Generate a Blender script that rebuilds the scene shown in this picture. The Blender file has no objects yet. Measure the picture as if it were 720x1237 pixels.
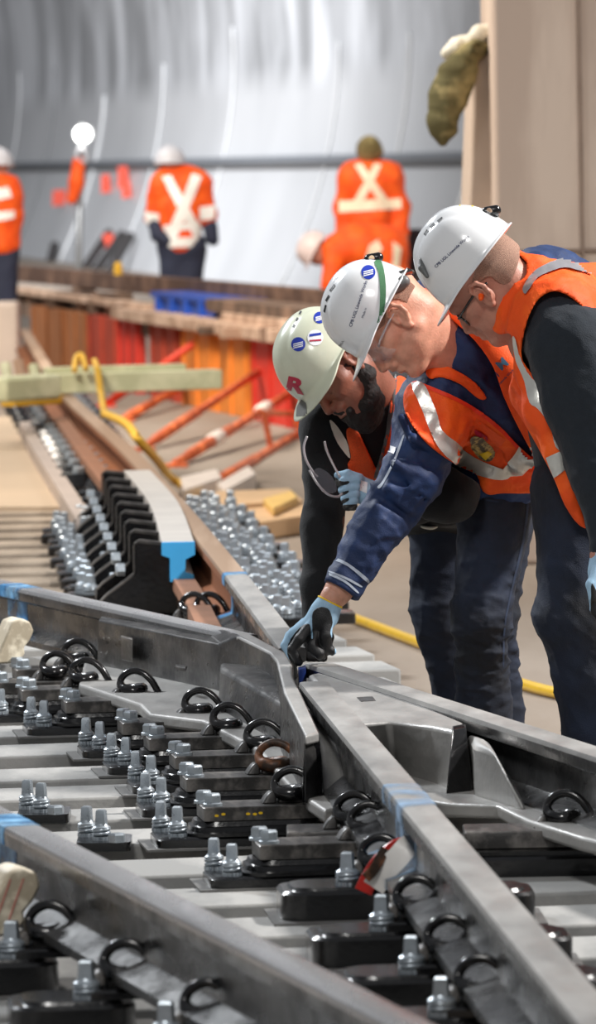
import bpy, bmesh, math, random
import numpy as np
from mathutils import Vector, Matrix
from mathutils.bvhtree import BVHTree
random.seed(7)
C = bpy.context.scene.collection
W, H, F = 720, 1237, 7600.0
EYE = Vector((0, 0, 1.76))
PITCH = math.atan((H/2-185)/F); ROLL = math.radians(1.1)
_f = Vector((0, math.cos(PITCH), -math.sin(PITCH))); _r0 = Vector((1, 0, 0)); _u0 = Vector((0, math.sin(PITCH), math.cos(PITCH)))
_r = _r0*math.cos(ROLL) - _u0*math.sin(ROLL); _u = _r0*math.sin(ROLL) + _u0*math.cos(ROLL)
def ray(px, py): return _r*((px-W/2)/F) + _u*((H/2-py)/F) + _f
def Pz(px, py, z):
    d = ray(px, py); t = (z-EYE.z)/d.z; return EYE + d*t
def Pd(px, py, d): return EYE + ray(px, py)*d          # point at depth d (metres from the camera)
def proj(v):
    q = Vector(v)-EYE; t = q.dot(_f); return (W/2 + F*q.dot(_r)/t, H/2 - F*q.dot(_u)/t)
# camera
cam = bpy.data.cameras.new('camera'); camo = bpy.data.objects.new('camera', cam); C.objects.link(camo)
M = Matrix.Identity(4)
for i in range(3): M[i][0] = _r[i]; M[i][1] = _u[i]; M[i][2] = -_f[i]; M[i][3] = EYE[i]
camo.matrix_world = M
cam.sensor_fit = 'VERTICAL'; cam.sensor_height = 36; cam.lens = 36*F/H; cam.clip_end = 500
cam.dof.use_dof = True; cam.dof.focus_distance = 15.35; cam.dof.aperture_fstop = 8.5
bpy.context.scene.camera = camo

# ---------- materials ----------
MATS = {}
def srgb(c): return tuple((x/255/12.92 if x/255 <= .04045 else ((x/255+.055)/1.055)**2.4) for x in c)
def mat(name, rgb, rough=.6, metal=0., var=.12, vscale=8., bump=0., bscale=60., coat=0., rgb2=None, mix=(.45, .6), emit=0., alpha=1., trans=0., sheen=0., rvar=0., spec=None, stretch=None):
    m = bpy.data.materials.new(name); m.use_nodes = True; nt = m.node_tree; n = nt.nodes; L = nt.links
    b = n['Principled BSDF']; tc = n.new('ShaderNodeTexCoord'); mp = n.new('ShaderNodeMapping'); L.new(tc.outputs['Object'], mp.inputs[0])
    if stretch: mp.inputs['Scale'].default_value = stretch
    no = n.new('ShaderNodeTexNoise'); no.inputs['Scale'].default_value = vscale; no.inputs['Detail'].default_value = 6; no.inputs['Roughness'].default_value = .6
    L.new(mp.outputs[0], no.inputs['Vector'])
    cr = n.new('ShaderNodeValToRGB'); c = srgb(rgb); c2 = srgb(rgb2) if rgb2 else None
    lo = tuple(x*(1-var) for x in c); hi = tuple(min(1, x*(1+var)) for x in (c2 or c))
    cr.color_ramp.elements[0].color = (*lo, 1); cr.color_ramp.elements[1].color = (*hi, 1)
    cr.color_ramp.elements[0].position = mix[0] if rgb2 else .3; cr.color_ramp.elements[1].position = mix[1] if rgb2 else .7
    L.new(no.outputs['Fac'], cr.inputs[0]); L.new(cr.outputs[0], b.inputs['Base Color'])
    b.inputs['Roughness'].default_value = rough; b.inputs['Metallic'].default_value = metal
    if spec is not None: b.inputs['Specular IOR Level'].default_value = spec
    b.inputs['Coat Weight'].default_value = coat; b.inputs['Coat Roughness'].default_value = .12
    if sheen: b.inputs['Sheen Weight'].default_value = sheen
    if rvar:
        mr = n.new('ShaderNodeMapRange'); mr.inputs['From Min'].default_value = .3; mr.inputs['From Max'].default_value = .7
        mr.inputs['To Min'].default_value = max(.03, rough-rvar); mr.inputs['To Max'].default_value = min(1, rough+rvar)
        n2 = n.new('ShaderNodeTexNoise'); n2.inputs['Scale'].default_value = vscale*2.3; n2.inputs['Detail'].default_value = 5
        L.new(mp.outputs[0], n2.inputs['Vector']); L.new(n2.outputs['Fac'], mr.inputs['Value']); L.new(mr.outputs[0], b.inputs['Roughness'])
    if bump:
        n3 = n.new('ShaderNodeTexNoise'); n3.inputs['Scale'].default_value = bscale; n3.inputs['Detail'].default_value = 5
        bp = n.new('ShaderNodeBump'); bp.inputs['Strength'].default_value = bump; bp.inputs['Distance'].default_value = .004
        L.new(tc.outputs['Object'], n3.inputs['Vector']); L.new(n3.outputs['Fac'], bp.inputs['Height']); L.new(bp.outputs[0], b.inputs['Normal'])
    if emit:
        b.inputs['Emission Color'].default_value = (*srgb(rgb), 1); b.inputs['Emission Strength'].default_value = emit
    if trans: b.inputs['Transmission Weight'].default_value = trans; b.inputs['IOR'].default_value = 1.3
    if alpha < 1: b.inputs['Alpha'].default_value = alpha
    MATS[name] = m; return m

steel = mat('cast_steel', (150, 149, 147), .45, .3, .16, 6, .5, 45, rgb2=(178, 176, 172), mix=(.3, .75), rvar=.14, stretch=(1, .3, 1))
steel_dark = mat('painted_dark_steel', (50, 50, 51), .36, .35, .35, 9, .4, 50, rvar=.15, rgb2=(92, 90, 88), mix=(.42, .75), stretch=(1, .4, 1))
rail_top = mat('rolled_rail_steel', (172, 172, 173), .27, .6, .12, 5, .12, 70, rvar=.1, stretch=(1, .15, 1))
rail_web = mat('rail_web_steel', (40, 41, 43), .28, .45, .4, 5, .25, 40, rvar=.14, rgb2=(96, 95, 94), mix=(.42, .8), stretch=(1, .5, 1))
rust = mat('rusty_rail_steel', (164, 136, 112), .55, .15, .1, 3, .1, 40, rgb2=(182, 158, 136), stretch=(1, .05, 1))
rust_dark = mat('rusty_rail_web', (128, 78, 46), .8, 0, .2, 4, stretch=(1, .1, 1))
black = mat('black_enamel', (12, 12, 14), .2, .0, .3, 12, .3, 60, coat=.25)
rubber = mat('black_rubber', (11, 11, 12), .24, 0, .3, 14, .2, 80, coat=.2)
plate = mat('dusty_steel_plate', (66, 64, 62), .42, .3, .3, 12, .25, 70, rgb2=(104, 100, 96), rvar=.12, stretch=(1, .3, 1))
zinc = mat('zinc_plated_bolt', (172, 181, 188), .34, .55, .2, 25, .1, 80, rvar=.1)
galv = mat('galvanised_shim', (128, 127, 125), .5, .5, .15, 10)
clipm = mat('black_spring_steel', (14, 14, 16), .2, .1, .4, 14, .25, 50, coat=.35, rgb2=(28, 26, 25), rvar=.08)
clip_rust = mat('rusty_spring_steel', (74, 56, 44), .5, .3, .4, 25, .4, 50, rgb2=(110, 70, 44))
conc = mat('precast_concrete', (148, 148, 146), .8, 0, .07, 5, .25, 90, rgb2=(162, 161, 158), stretch=(1, .3, 1))
def patchy(m, lo=.35, hi=.6, sc=14.):
    nt = m.node_tree; no = nt.nodes.new('ShaderNodeTexNoise'); no.inputs['Scale'].default_value = sc; no.inputs['Detail'].default_value = 5
    mr = nt.nodes.new('ShaderNodeMapRange'); mr.inputs['From Min'].default_value = lo; mr.inputs['From Max'].default_value = hi
    tc = nt.nodes.new('ShaderNodeTexCoord'); nt.links.new(tc.outputs['Object'], no.inputs['Vector']); nt.links.new(no.outputs['Fac'], mr.inputs['Value']); nt.links.new(mr.outputs[0], nt.nodes['Principled BSDF'].inputs['Alpha']); return m
bluep = patchy(mat('blue_spray_paint', (60, 146, 208), .4, 0, .2, 16, rgb2=(130, 184, 222)), .30, .62)
bluep_l = patchy(mat('light_blue_overspray', (150, 182, 214), .4, 0, .12, 16), .38, .68, 9.)
conc_d = mat('dusty_concrete', (146, 132, 116), .85, 0, .08, 3, .2, 60, rgb2=(160, 146, 130), stretch=(1, .3, 1))
bluep_dk = mat('dark_blue_spray_paint', (26, 46, 104), .4, 0, .2, 12)
ground = mat('dusty_screed', (136, 122, 108), .9, 0, .07, 1.3, .3, 40, rgb2=(150, 138, 126), mix=(.35, .65), stretch=(1, .2, 1))
timber = mat('sawn_timber', (176, 140, 108), .75, 0, .25, 2.2, .2, 30, rgb2=(196, 164, 132), stretch=(1, 6, 6))
ply = mat('plywood_sheet', (188, 168, 144), .7, 0, .08, 1.5)

# ---------- mesh helpers ----------
def mk(name, vs, fs, m=None, parent=None, smooth=False, bevel=0, seg=2, mats=None, fmat=None, ang=35):
    me = bpy.data.meshes.new(name); me.from_pydata([tuple(v) for v in vs], [], fs); me.validate(); me.update()
    bm = bmesh.new(); bm.from_mesh(me); bmesh.ops.recalc_face_normals(bm, faces=bm.faces[:])
    bm.to_mesh(me); bm.free()
    if mats:
        for x in mats: me.materials.append(x)
        if fmat is not None:
            for p, k in zip(me.polygons, fmat): p.material_index = k
    elif m: me.materials.append(m)
    if smooth:
        for p in me.polygons: p.use_smooth = True
        if smooth != 'all':
            me.set_sharp_from_angle(angle=math.radians(ang))
    o = bpy.data.objects.new(name, me); C.objects.link(o)
    if bevel:
        bv = o.modifiers.new('bevel', 'BEVEL'); bv.width = bevel; bv.segments = seg; bv.limit_method = 'ANGLE'; bv.angle_limit = math.radians(40)
        for p in me.polygons: p.use_smooth = True
        me.set_sharp_from_angle(angle=math.radians(50))
    if parent: o.parent = parent
    return o
def tag(o, label, cat, group=None, kind=None):
    if label: o['label'] = label
    if cat: o['category'] = cat
    if group: o['group'] = group
    if kind: o['kind'] = kind
    return o
def empty(name, loc=(0, 0, 0), rz=0., label=None, cat=None, group=None):
    o = bpy.data.objects.new(name, None); C.objects.link(o); o.location = loc; o.rotation_euler = (0, 0, rz); o.empty_display_size = .1
    return tag(o, label, cat, group)
def struct(o): o['kind'] = 'structure'; return o
def setin(o, root):
    """parent o (built in world coordinates) to an Empty standing at its location"""
    o.parent = root; o.matrix_parent_inverse = root.matrix_basis.inverted()
    return o
def box(x0, x1, y0, y1, z0, z1):
    v = [(x, y, z) for x in (x0, x1) for y in (y0, y1) for z in (z0, z1)]
    return v, [(0, 1, 3, 2), (4, 6, 7, 5), (0, 4, 5, 1), (2, 3, 7, 6), (0, 2, 6, 4), (1, 5, 7, 3)]
def join(*parts):
    V, Fc = [], []
    for v, f in parts:
        k = len(V); V += [tuple(p) for p in v]; Fc += [tuple(i+k for i in q) for q in f]
    return V, Fc
def xf(part, M): return [tuple(M @ Vector(v)) for v in part[0]], part[1]
def prism(top, bot):
    """closed solid between two loops of equal length"""
    n = len(top); V = [tuple(p) for p in top]+[tuple(p) for p in bot]
    return V, [tuple(range(n)), tuple(range(2*n-1, n-1, -1))]+[(i, (i+1) % n, n+(i+1) % n, n+i) for i in range(n)]
def ring(cx, cy, z, rx, ry=None, n=24, ph=0.): return [(cx+rx*math.cos(ph+2*math.pi*i/n), cy+(ry or rx)*math.sin(ph+2*math.pi*i/n), z) for i in range(n)]
def loft(loops, cap=True):
    n = len(loops[0]); V = [tuple(p) for l in loops for p in l]; Fc = []
    for k in range(len(loops)-1):
        for i in range(n): Fc.append((k*n+i, k*n+(i+1) % n, (k+1)*n+(i+1) % n, (k+1)*n+i))
    if cap: Fc += [tuple(range(n)), tuple(range(len(V)-1, len(V)-n-1, -1))]
    return V, Fc
def catmull(P, sub=8, closed=False):
    P = [Vector(p) for p in P]; out = []; n = len(P)
    for i in range(n-1):
        p0 = P[max(i-1, 0)]; p1 = P[i]; p2 = P[i+1]; p3 = P[min(i+2, n-1)]
        for k in range(sub):
            t = k/sub; out.append(.5*((2*p1)+(-p0+p2)*t+(2*p0-5*p1+4*p2-p3)*t*t+(-p0+3*p1-3*p2+p3)*t**3))
    out.append(P[-1]); return out
def tube(path, r, n=10, up=Vector((0, 0, 1))):
    path = [Vector(p) for p in path]; m = len(path); R = r if isinstance(r, (list, tuple)) else [r]*m
    loops = []; prev = None
    for i, p in enumerate(path):
        t = (path[min(i+1, m-1)]-path[max(i-1, 0)]).normalized()
        a = prev if prev is not None else (up if abs(t.dot(up)) < .9 else Vector((1, 0, 0)))
        a = (a-t*a.dot(t)).normalized(); prev = a; b = t.cross(a)
        rr = R[i] if len(R) == m else r
        loops.append([p+(a*math.cos(2*math.pi*k/n)+b*math.sin(2*math.pi*k/n))*rr for k in range(n)])
    return loft(loops)
def sweep(path, prof, up=Vector((0, 0, 1))):
    """profile [(side, z)] swept along a ground path, kept upright"""
    path = [Vector(p) for p in path]; loops = []
    for i, p in enumerate(path):
        t = (path[min(i+1, len(path)-1)]-path[max(i-1, 0)]); t.z = 0; t.normalize(); s = t.cross(up)
        loops.append([p+s*a+up*z for a, z in prof])
    return loft(loops)
HD = .155
RAIL = [(-.034, 0), (-.024, .002), (.024, .002), (.034, 0), (.037, -.010), (.036, -.034), (.012, -.045), (.010, -.10), (.013, -.118), (.070, -.138), (.070, -HD), (-.070, -HD), (-.070, -.138), (-.013, -.118), (-.010, -.10), (-.012, -.045), (-.036, -.034), (-.037, -.010)]
def rail(name, path, label, m=None, mweb=None, sub=6, extra=None, group=None):
    m = m or rail_top; mweb = mweb or rail_web
    pts = catmull(path, sub) if len(path) > 2 else [Vector(path[0]).lerp(Vector(path[1]), i/12) for i in range(13)]
    V, Fc = sweep(pts, RAIL); n = len(RAIL); fm = []
    for k in range(len(pts)-1):
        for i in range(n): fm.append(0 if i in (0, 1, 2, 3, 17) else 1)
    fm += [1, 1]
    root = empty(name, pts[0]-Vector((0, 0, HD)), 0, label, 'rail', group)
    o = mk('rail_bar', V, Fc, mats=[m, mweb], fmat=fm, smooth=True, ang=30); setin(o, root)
    return root, pts
def paint_band(root, pts, i0, i1, m, name='paint_mark', faces=None):
    prof = [(a*1.02+(.0012 if a > 0 else -.0012), z+(.0012 if z > -.05 else 0)) for a, z in RAIL]
    a, b = pts[i0], pts[i1]
    P = [a.lerp(b, t/3) for t in range(4)]
    V, Fc = sweep(P, prof); o = mk(name, V, Fc, m, smooth=True, ang=30); setin(o, root); o['label'] = 'blue spray paint band'
    return o
ZT = .48; ZS = .23
def copy_tree(o, parent=None):
    c = o.copy(); C.objects.link(c)
    if parent: c.parent = parent
    for ch in list(o.children): copy_tree(ch, c)
    return c
# ================= setting =================
fl = mk('floor', [(-30, 2, 0), (12, 2, 0), (12, 170, 0), (-30, 170, 0)], [(0, 1, 2, 3)], ground); struct(fl)
# tunnel wall: vertical profile swept along a straight line, foot curving inwards
wallm = bpy.data.materials.new('tunnel_lining_membrane'); wallm.use_nodes = True
def build_wallm(m):
    nt = m.node_tree; n = nt.nodes; L = nt.links; b = n['Principled BSDF']
    tc = n.new('ShaderNodeTexCoord'); sp = n.new('ShaderNodeSeparateXYZ'); L.new(tc.outputs['Object'], sp.inputs[0])
    mp = n.new('ShaderNodeMapping'); mp.inputs['Scale'].default_value = (1.2, .55, .32); L.new(tc.outputs['Object'], mp.inputs[0])
    no = n.new('ShaderNodeTexNoise'); no.inputs['Scale'].default_value = .9; no.inputs['Detail'].default_value = 5; L.new(mp.outputs[0], no.inputs['Vector'])
    r1 = n.new('ShaderNodeValToRGB'); e = r1.color_ramp.elements
    e[0].position = .36; e[0].color = (*srgb((150, 152, 155)), 1); e[1].position = .62; e[1].color = (*srgb((222, 225, 230)), 1)
    L.new(no.outputs['Fac'], r1.inputs[0])
    n2 = n.new('ShaderNodeTexNoise'); n2.inputs['Scale'].default_value = .35; L.new(tc.outputs['Object'], n2.inputs['Vector'])
    r2 = n.new('ShaderNodeValToRGB'); e = r2.color_ramp.elements
    e[0].position = .3; e[0].color = (*srgb((190, 192, 195)), 1); e[1].position = .7; e[1].color = (*srgb((206, 208, 211)), 1); L.new(n2.outputs['Fac'], r2.inputs[0])
    mr = n.new('ShaderNodeMapRange'); mr.inputs['From Min'].default_value = 2.55; mr.inputs['From Max'].default_value = 3.0; L.new(sp.outputs['Z'], mr.inputs['Value'])
    mx = n.new('ShaderNodeMix'); mx.data_type = 'RGBA'; L.new(mr.outputs[0], mx.inputs['Factor']); L.new(r2.outputs[0], mx.inputs['A']); L.new(r1.outputs[0], mx.inputs['B'])
    L.new(mx.outputs['Result'], b.inputs['Base Color']); b.inputs['Roughness'].default_value = .42; b.inputs['Specular IOR Level'].default_value = .4
    bp = n.new('ShaderNodeBump'); bp.inputs['Strength'].default_value = .12; bp.inputs['Distance'].default_value = .1
    L.new(no.outputs['Fac'], bp.inputs['Height']); L.new(bp.outputs[0], b.inputs['Normal'])
build_wallm(wallm)
WA = Vector((3.6, 62, 0)); WB = Vector((-9.6, 150, 0)); WD = (WB-WA).normalized(); WN = Vector((-WD.y, WD.x, 0))
if WN.x > 0: WN = -WN
def wprof(z):      # inward shift of the lining at height z
    s = 0
    if z < 3.4: s = .85*((3.2-z)/3.2)**2.0 if z < 3.2 else 0
    if z > 3.2: s = .055*(z-3.2)**2
    return s
def wpt(t, z, off=0.): return WA+WD*t+WN*(wprof(z)+off)+Vector((0, 0, z))
zs = [-.1+.25*i for i in range(44)]; ts = [-40+4*i for i in range(42)]
V = [wpt(t, z) for t in ts for z in zs]; nz = len(zs)
Fc = [(i*nz+j, (i+1)*nz+j, (i+1)*nz+j+1, i*nz+j+1) for i in range(len(ts)-1) for j in range(nz-1)]
struct(mk('wall_right', V, Fc, wallm, smooth='all'))
seamm = mat('welded_seam_strip', (226, 228, 230), .35, 0, .05)
seamd = mat('grey_seam_strip', (150, 152, 155), .5, 0, .08)
cable = mat('grey_cable', (112, 116, 122), .6, 0, .1)
k = 0; t = -6
while t < 95:
    pth = [wpt(t+.0*z, z, .03) for z in [0+.2*i for i in range(int(random.uniform(14, 22)))]]
    o = mk('seam_strip', *tube(pth, random.choice((.022, .035, .02)), 6), random.choice((seamm, seamm, seamd)), smooth='all')
    tag(o, 'pale vertical weld seam down the curved grey tunnel lining', 'seam', 'weld seams on the tunnel lining')
    t += random.uniform(5, 10)
o = mk('wall_cable', *tube([wpt(t, 1.68-.0012*t, .06) for t in range(-30, 100, 4)], .075, 8), cable, smooth='all')
tag(o, 'long grey cable running level along the curved tunnel lining', 'cable')
# column on the right with its timber side
colm = mat('board_marked_concrete', (192, 172, 156), .8, 0, .05, 1.0, .15, 25, rgb2=(204, 186, 170), stretch=(3, 3, .5))
cx0 = Pd(592, 100, 27).x
def slab(x0, x1, y0, y1, z0, z1, seams):
    parts = [box(x0, x1, y0, y1, z0, z1)]
    return parts
o = mk('column', *join(*slab(cx0, cx0+2.2, 26.6, 28.2, 0, 6, 1)), colm, bevel=.02); struct(o)
for i, dx in enumerate((.36, .82)):
    s_ = mk('board_joint', *box(cx0+dx, cx0+dx+.012, 26.575, 26.602, 0, 6), mat('joint_line%d' % i, (140, 120, 106), .8)); s_.parent = o  # thin darker strips along the board joints
s_ = mk('board_joint', *box(cx0, cx0+2.2, 26.58, 26.602, 1.32, 1.335), MATS['joint_line0']); s_.parent = o
lx0 = Pd(537, 200, 27.6).x; lz = Pd(560, 66, 27.6).z
o = mk('lower_wall_block', *prism([(lx0+.12, 27.2, lz), (cx0+.05, 27.2, lz), (cx0+.05, 28.2, lz), (lx0+.12, 28.2, lz)], [(lx0, 27.2, 0), (cx0+.05, 27.2, 0), (cx0+.05, 28.2, 0), (lx0, 28.2, 0)]), mat('pale_concrete', (196, 178, 162), .8, 0, .08, 1), bevel=.02)
tag(o, None, None, None, 'structure')

# ================= rails =================
def top(*p): return [Pz(x, y, ZT) for x, y in p]
# near left rail of the photograph's foreground
A0, A1 = top((0, 985), (520, 1250))
dA = (A1-A0).normalized()
root, pts = rail('running_rail', [A0-dA*3.2, A1+dA*.5], 'shiny steel rail crossing the bottom left corner, with a blue paint band')
L_ = (pts[-1]-pts[0]).length
def idx(pts, p): return min(range(len(pts)), key=lambda i: (pts[i]-p).length)
def band_on(root, pts, pa, pb, mm=None):
    d = (pts[-1]-pts[0]).normalized() if True else None
    a, b = Pz(*pa, ZT), Pz(*pb, ZT)
    i = idx(pts, a); j = min(i+1, len(pts)-1); d = (pts[j]-pts[max(j-2, 0)]).normalized()
    base = pts[i]; a2 = base+d*((a-base).dot(d)); b2 = base+d*((b-base).dot(d))
    return paint_band(root, [a2, b2], 0, 1, mm or bluep)
band_on(root, pts, (12, 985), (38, 998))
# rail A, left arm
B0, B1 = top((0, 703), (262, 760))
dB = (B1-B0).normalized()
root, pts = rail('running_rail', [B0-dB*3.0, B1+dB*.25], 'grey steel rail at the left edge running into the crossing, blue band on its head')
band_on(root, pts, (14, 706), (38, 711))
# rail B, near arm (towards the camera)
R0, R1 = top((379, 824), (700, 1204))
dR = (R1-R0).normalized()
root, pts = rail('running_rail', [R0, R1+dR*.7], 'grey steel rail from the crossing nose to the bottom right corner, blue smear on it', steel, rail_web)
band_on(root, pts, (497, 948), (520, 978), bluep_l)
# rail A, right arm
Q0, Q1 = top((385, 801), (720, 908))
dQ = (Q1-Q0).normalized()
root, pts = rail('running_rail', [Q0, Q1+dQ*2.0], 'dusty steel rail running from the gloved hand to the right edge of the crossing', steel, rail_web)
# rail B, far arm: grey piece and rusty curve beyond the blue band
pg = top((353, 783), (322, 742), (288, 698), (283, 692))
root, pts = rail('running_rail', pg, 'pale grey rail end just behind the gloved hand, blue band at its joint', steel, rail_web)
paint_band(root, [pts[-6], pts[-1]], 0, 1, bluep)
pr = top((283, 692), (236, 634), (196, 588), (152, 541), (112, 505), (84, 480), (62, 452), (46, 425), (30, 398))
root, pts = rail('running_rail', pr, 'rusty brown rail curving away from the crossing into the distance', rust, rust_dark)
pr2 = top((268, 742), (250, 712), (228, 672), (196, 628), (160, 588), (126, 548), (96, 512), (74, 482))
zz = Vector((0, 0, -.10))
o = mk('guard_plank', *sweep(catmull([p+zz for p in pr2], 5), [(-.035, 0), (.035, 0), (.035, -.04), (-.035, -.04)]), mat('rusty_guard_strip', (146, 104, 80), .7, 0, .2, 5), smooth=True)
tag(o, 'flat rusty strip lying beside the foot of the curving brown rail', 'guard strip')
pr3 = top((101, 578), (80, 548), (58, 518), (40, 492), (30, 474))
o = mk('stock_rail_strip', *sweep(catmull([p-Vector((0, 0, .16)) for p in pr3], 5), [(-.035, 0), (.035, 0), (.035, -.1), (-.035, -.1)]), mat('pale_dusty_rail', (186, 172, 162), .5, .1, .1, 5), smooth=True)
tag(o, 'short pale dusty rail curving beside the black chairs, left of the rusty rail', 'rail')

# ================= cast crossing =================
cr = empty('crossing_frog', Pz(360, 830, .33), 0, 'dusty grey cast steel crossing with open V under the gloved hand', 'rail crossing')
def cast(name, poly, zt, zb, m=None, flare=0., label=None, bevel=.006, polyb=None):
    T = [Pz(p[0], p[1], p[2] if len(p) > 2 else zt) for p in poly]
    if polyb: Bt = [Pz(x, y, zb) for x, y in polyb]
    else:
        c = sum(T, Vector())/len(T)
        Bt = []
        n = len(T)
        area = sum(T[i].x*T[(i+1) % n].y-T[(i+1) % n].x*T[i].y for i in range(n)); sg = 1 if area > 0 else -1
        for i, p in enumerate(T):
            e1 = (p-T[i-1]); e2 = (T[(i+1) % n]-p); n1 = Vector((e1.y, -e1.x, 0)).normalized()*sg; n2 = Vector((e2.y, -e2.x, 0)).normalized()*sg
            nn = (n1+n2); nn = nn.normalized() if nn.length > 1e-6 else n1
            q_ = p+nn*flare; Bt.append(Vector((q_.x, q_.y, zb)))
    o = mk(name, *prism(T, Bt), m or steel, bevel=bevel, seg=3); setin(o, cr)
    if label: o['label'] = label
    return o
ZB = .325
cast('base_casting', [(95, 826), (168, 850), (180, 862), (245, 870), (312, 905), (350, 950), (392, 978), (430, 972), (442, 962), (500, 962), (540, 970), (600, 972), (636, 990), (700, 1010), (735, 1018), (760, 985), (600, 900), (420, 820), (300, 795), (110, 766)], ZB+.012, ZB-.02, steel, bevel=.008)
cast('wing_plate', [(119, 749), (122, 744), (190, 755), (264, 769), (267, 778), (196, 764)], .462, ZB, steel_dark, .006, bevel=.005)
cast('wing_casting', [(264, 777.5, .462), (286, 768.5, .488), (326, 789, .482), (334, 799, .482), (342, 836, .478), (368, 888, .478), (386, 884, .478), (355, 817, .480), (354, 801, .482), (346, 788, .482), (300, 764, .482), (262, 757, .478), (240, 756, .474)], .48, ZB, steel_dark, .008, bevel=.006)
cast('wing_head', [(288, 768.5, .490), (326, 788, .484), (334, 798, .484), (343, 836, .480), (369, 888, .480), (385, 884, .480), (354, 817, .482), (353, 801, .484), (345, 788.5, .484), (300, 764.5, .484), (262, 757.5, .480), (268, 765, .480)], .48, .455, steel, .0, bevel=.006)
cast('wing_ledge', [(266, 800), (338, 806), (347, 840), (340, 849), (304, 828), (266, 806)], .43, ZB, steel_dark, .012, polyb=[(264, 850), (348, 866), (350, 896), (342, 906), (302, 884), (264, 862)], bevel=.012)
cast('wing_end_face', [(368, 887), (385, 884), (386, 887), (368, 890)], ZT-.006, ZB, black, 0, 'glossy black painted end', .002, polyb=[(364, 966), (388, 963), (390, 968), (365, 970)])
cast('throat_bed', [(356, 806), (378, 826), (400, 850), (446, 897), (386, 902), (366, 862)], .405, ZB, steel, .0, polyb=[(340, 840), (378, 866), (430, 930), (446, 966), (390, 972), (352, 910)], bevel=.012)
cast('nose_casting', [(372, 815), (392, 810), (470, 834), (560, 872), (563, 877), (548, 881), (520, 877), (470, 871), (430, 875), (392, 839)], ZT-.012, ZB, steel, .006, polyb=[(372, 875), (392, 872), (480, 900), (566, 950), (566, 960), (548, 962), (520, 950), (478, 938), (440, 944), (392, 900)], bevel=.012)
cast('nose_end_face', [(546, 877), (562, 874), (563, 878), (547, 881)], ZT-.01, ZB, black, 0, 'glossy black painted end', .003, polyb=[(540, 958), (568, 955), (572, 962), (538, 966)])
cast('nose_notch', [(431, 842), (450, 841), (454, 846), (436, 847)], ZT-.0105, ZT-.0145, MATS['rail_web_steel'], 0, bevel=.001)
# fillets along the web of the right arm
cast('web_fillet', [(564, 882), (588, 892), (596, 906), (572, 896)], .45, ZB, steel, 0, polyb=[(570, 950), (636, 972), (640, 988), (574, 968)], bevel=.02)
# cast marks on the wing
w1 = cast('cast_tab', [(146, 767), (160, 770), (160, 772), (146, 769)], .435, .37, plate, 0, bevel=.003)
cast('cast_tab', [(212, 802), (226, 804), (224, 807), (213, 805)], .415, .405, plate, 0, bevel=.002)
cast('paint_mark', [(326, 796), (331, 799), (331, 801), (326, 797.6)], ZT-.02, .385, bluep_dk, 0, 'dark blue paint stripe', .001)
cast('paint_mark', [(360, 806), (369, 803), (370, 806), (361, 809)], ZT-.004, .41, bluep_dk, 0, 'dark blue paint stripe', .001)

# ================= sleepers =================
SL = math.radians(9)
def sleeper(y, xl, xr, w=.27, h=.2, lab=None, grp=None, tilt=SL, m=None):
    d = Vector((math.cos(tilt), math.sin(tilt), 0)); n = Vector((-d.y, d.x, 0))
    c = Vector(((xl+xr)/2, y, 0)); hl = (xr-xl)/2
    T = [c-d*hl-n*w/2, c+d*hl-n*w/2, c+d*hl+n*w/2, c-d*hl+n*w/2]
    Tt = [p+Vector((0, 0, ZS)) for p in T]
    c2 = c; Bt = [Vector((c2.x+(p.x-c2.x)*1.0, p.y+(-.02 if k < 2 else .02), ZS-h)) for k, p in enumerate(T)]
    o = mk('sleeper', *prism(Tt, Bt), m or conc, bevel=.007, seg=2)
    return tag(o, lab, 'sleeper', grp)
# front top edge rows read off the photograph at x = 60
edges = [1302, 1257, 1214, 1172, 1131, 1091, 1052, 1013, 983, 960, 936.5, 906, 882, 858, 836, 815, 796, 777]
ys = [Pz(300, e, ZS).y for e in edges]
for i, y in enumerate(ys):
    gap = (ys[i+1]-y) if i+1 < len(ys) else .5
    sleeper(y+.5*min(.30, gap*.62), -1.9+.05*i, 1.5 if y < 14.6 else min(.28, .28-.13*(y-18.5)), w=min(.32, gap*.62), lab='pale grey concrete sleeper under the crossing', grp='concrete sleepers under the crossing')
y = 20.0; k = 0
while y < 29:
    sleeper(y, -2.6, .28-.13*(y-18.5), m=conc_d, lab='pale dusty concrete sleeper beyond the crossing, partly under black fastenings', grp='concrete sleepers beyond the crossing', tilt=math.radians(2)); y += .56
# dusty plywood sheets at the far left
o = mk('plywood_sheet', *prism([Pz(-20, 505, .25), Pz(48, 500, .25), Pz(104, 592, .25), Pz(112, 612, .25), Pz(-20, 612, .25)], [Pz(x, y, .25)-Vector((0, 0, .02)) for x, y in ((-20, 505), (48, 500), (104, 592), (112, 612), (-20, 612))]), ply)
tag(o, 'smooth pale plywood sheet lying over the track bed at the left edge', 'plywood sheet')

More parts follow.
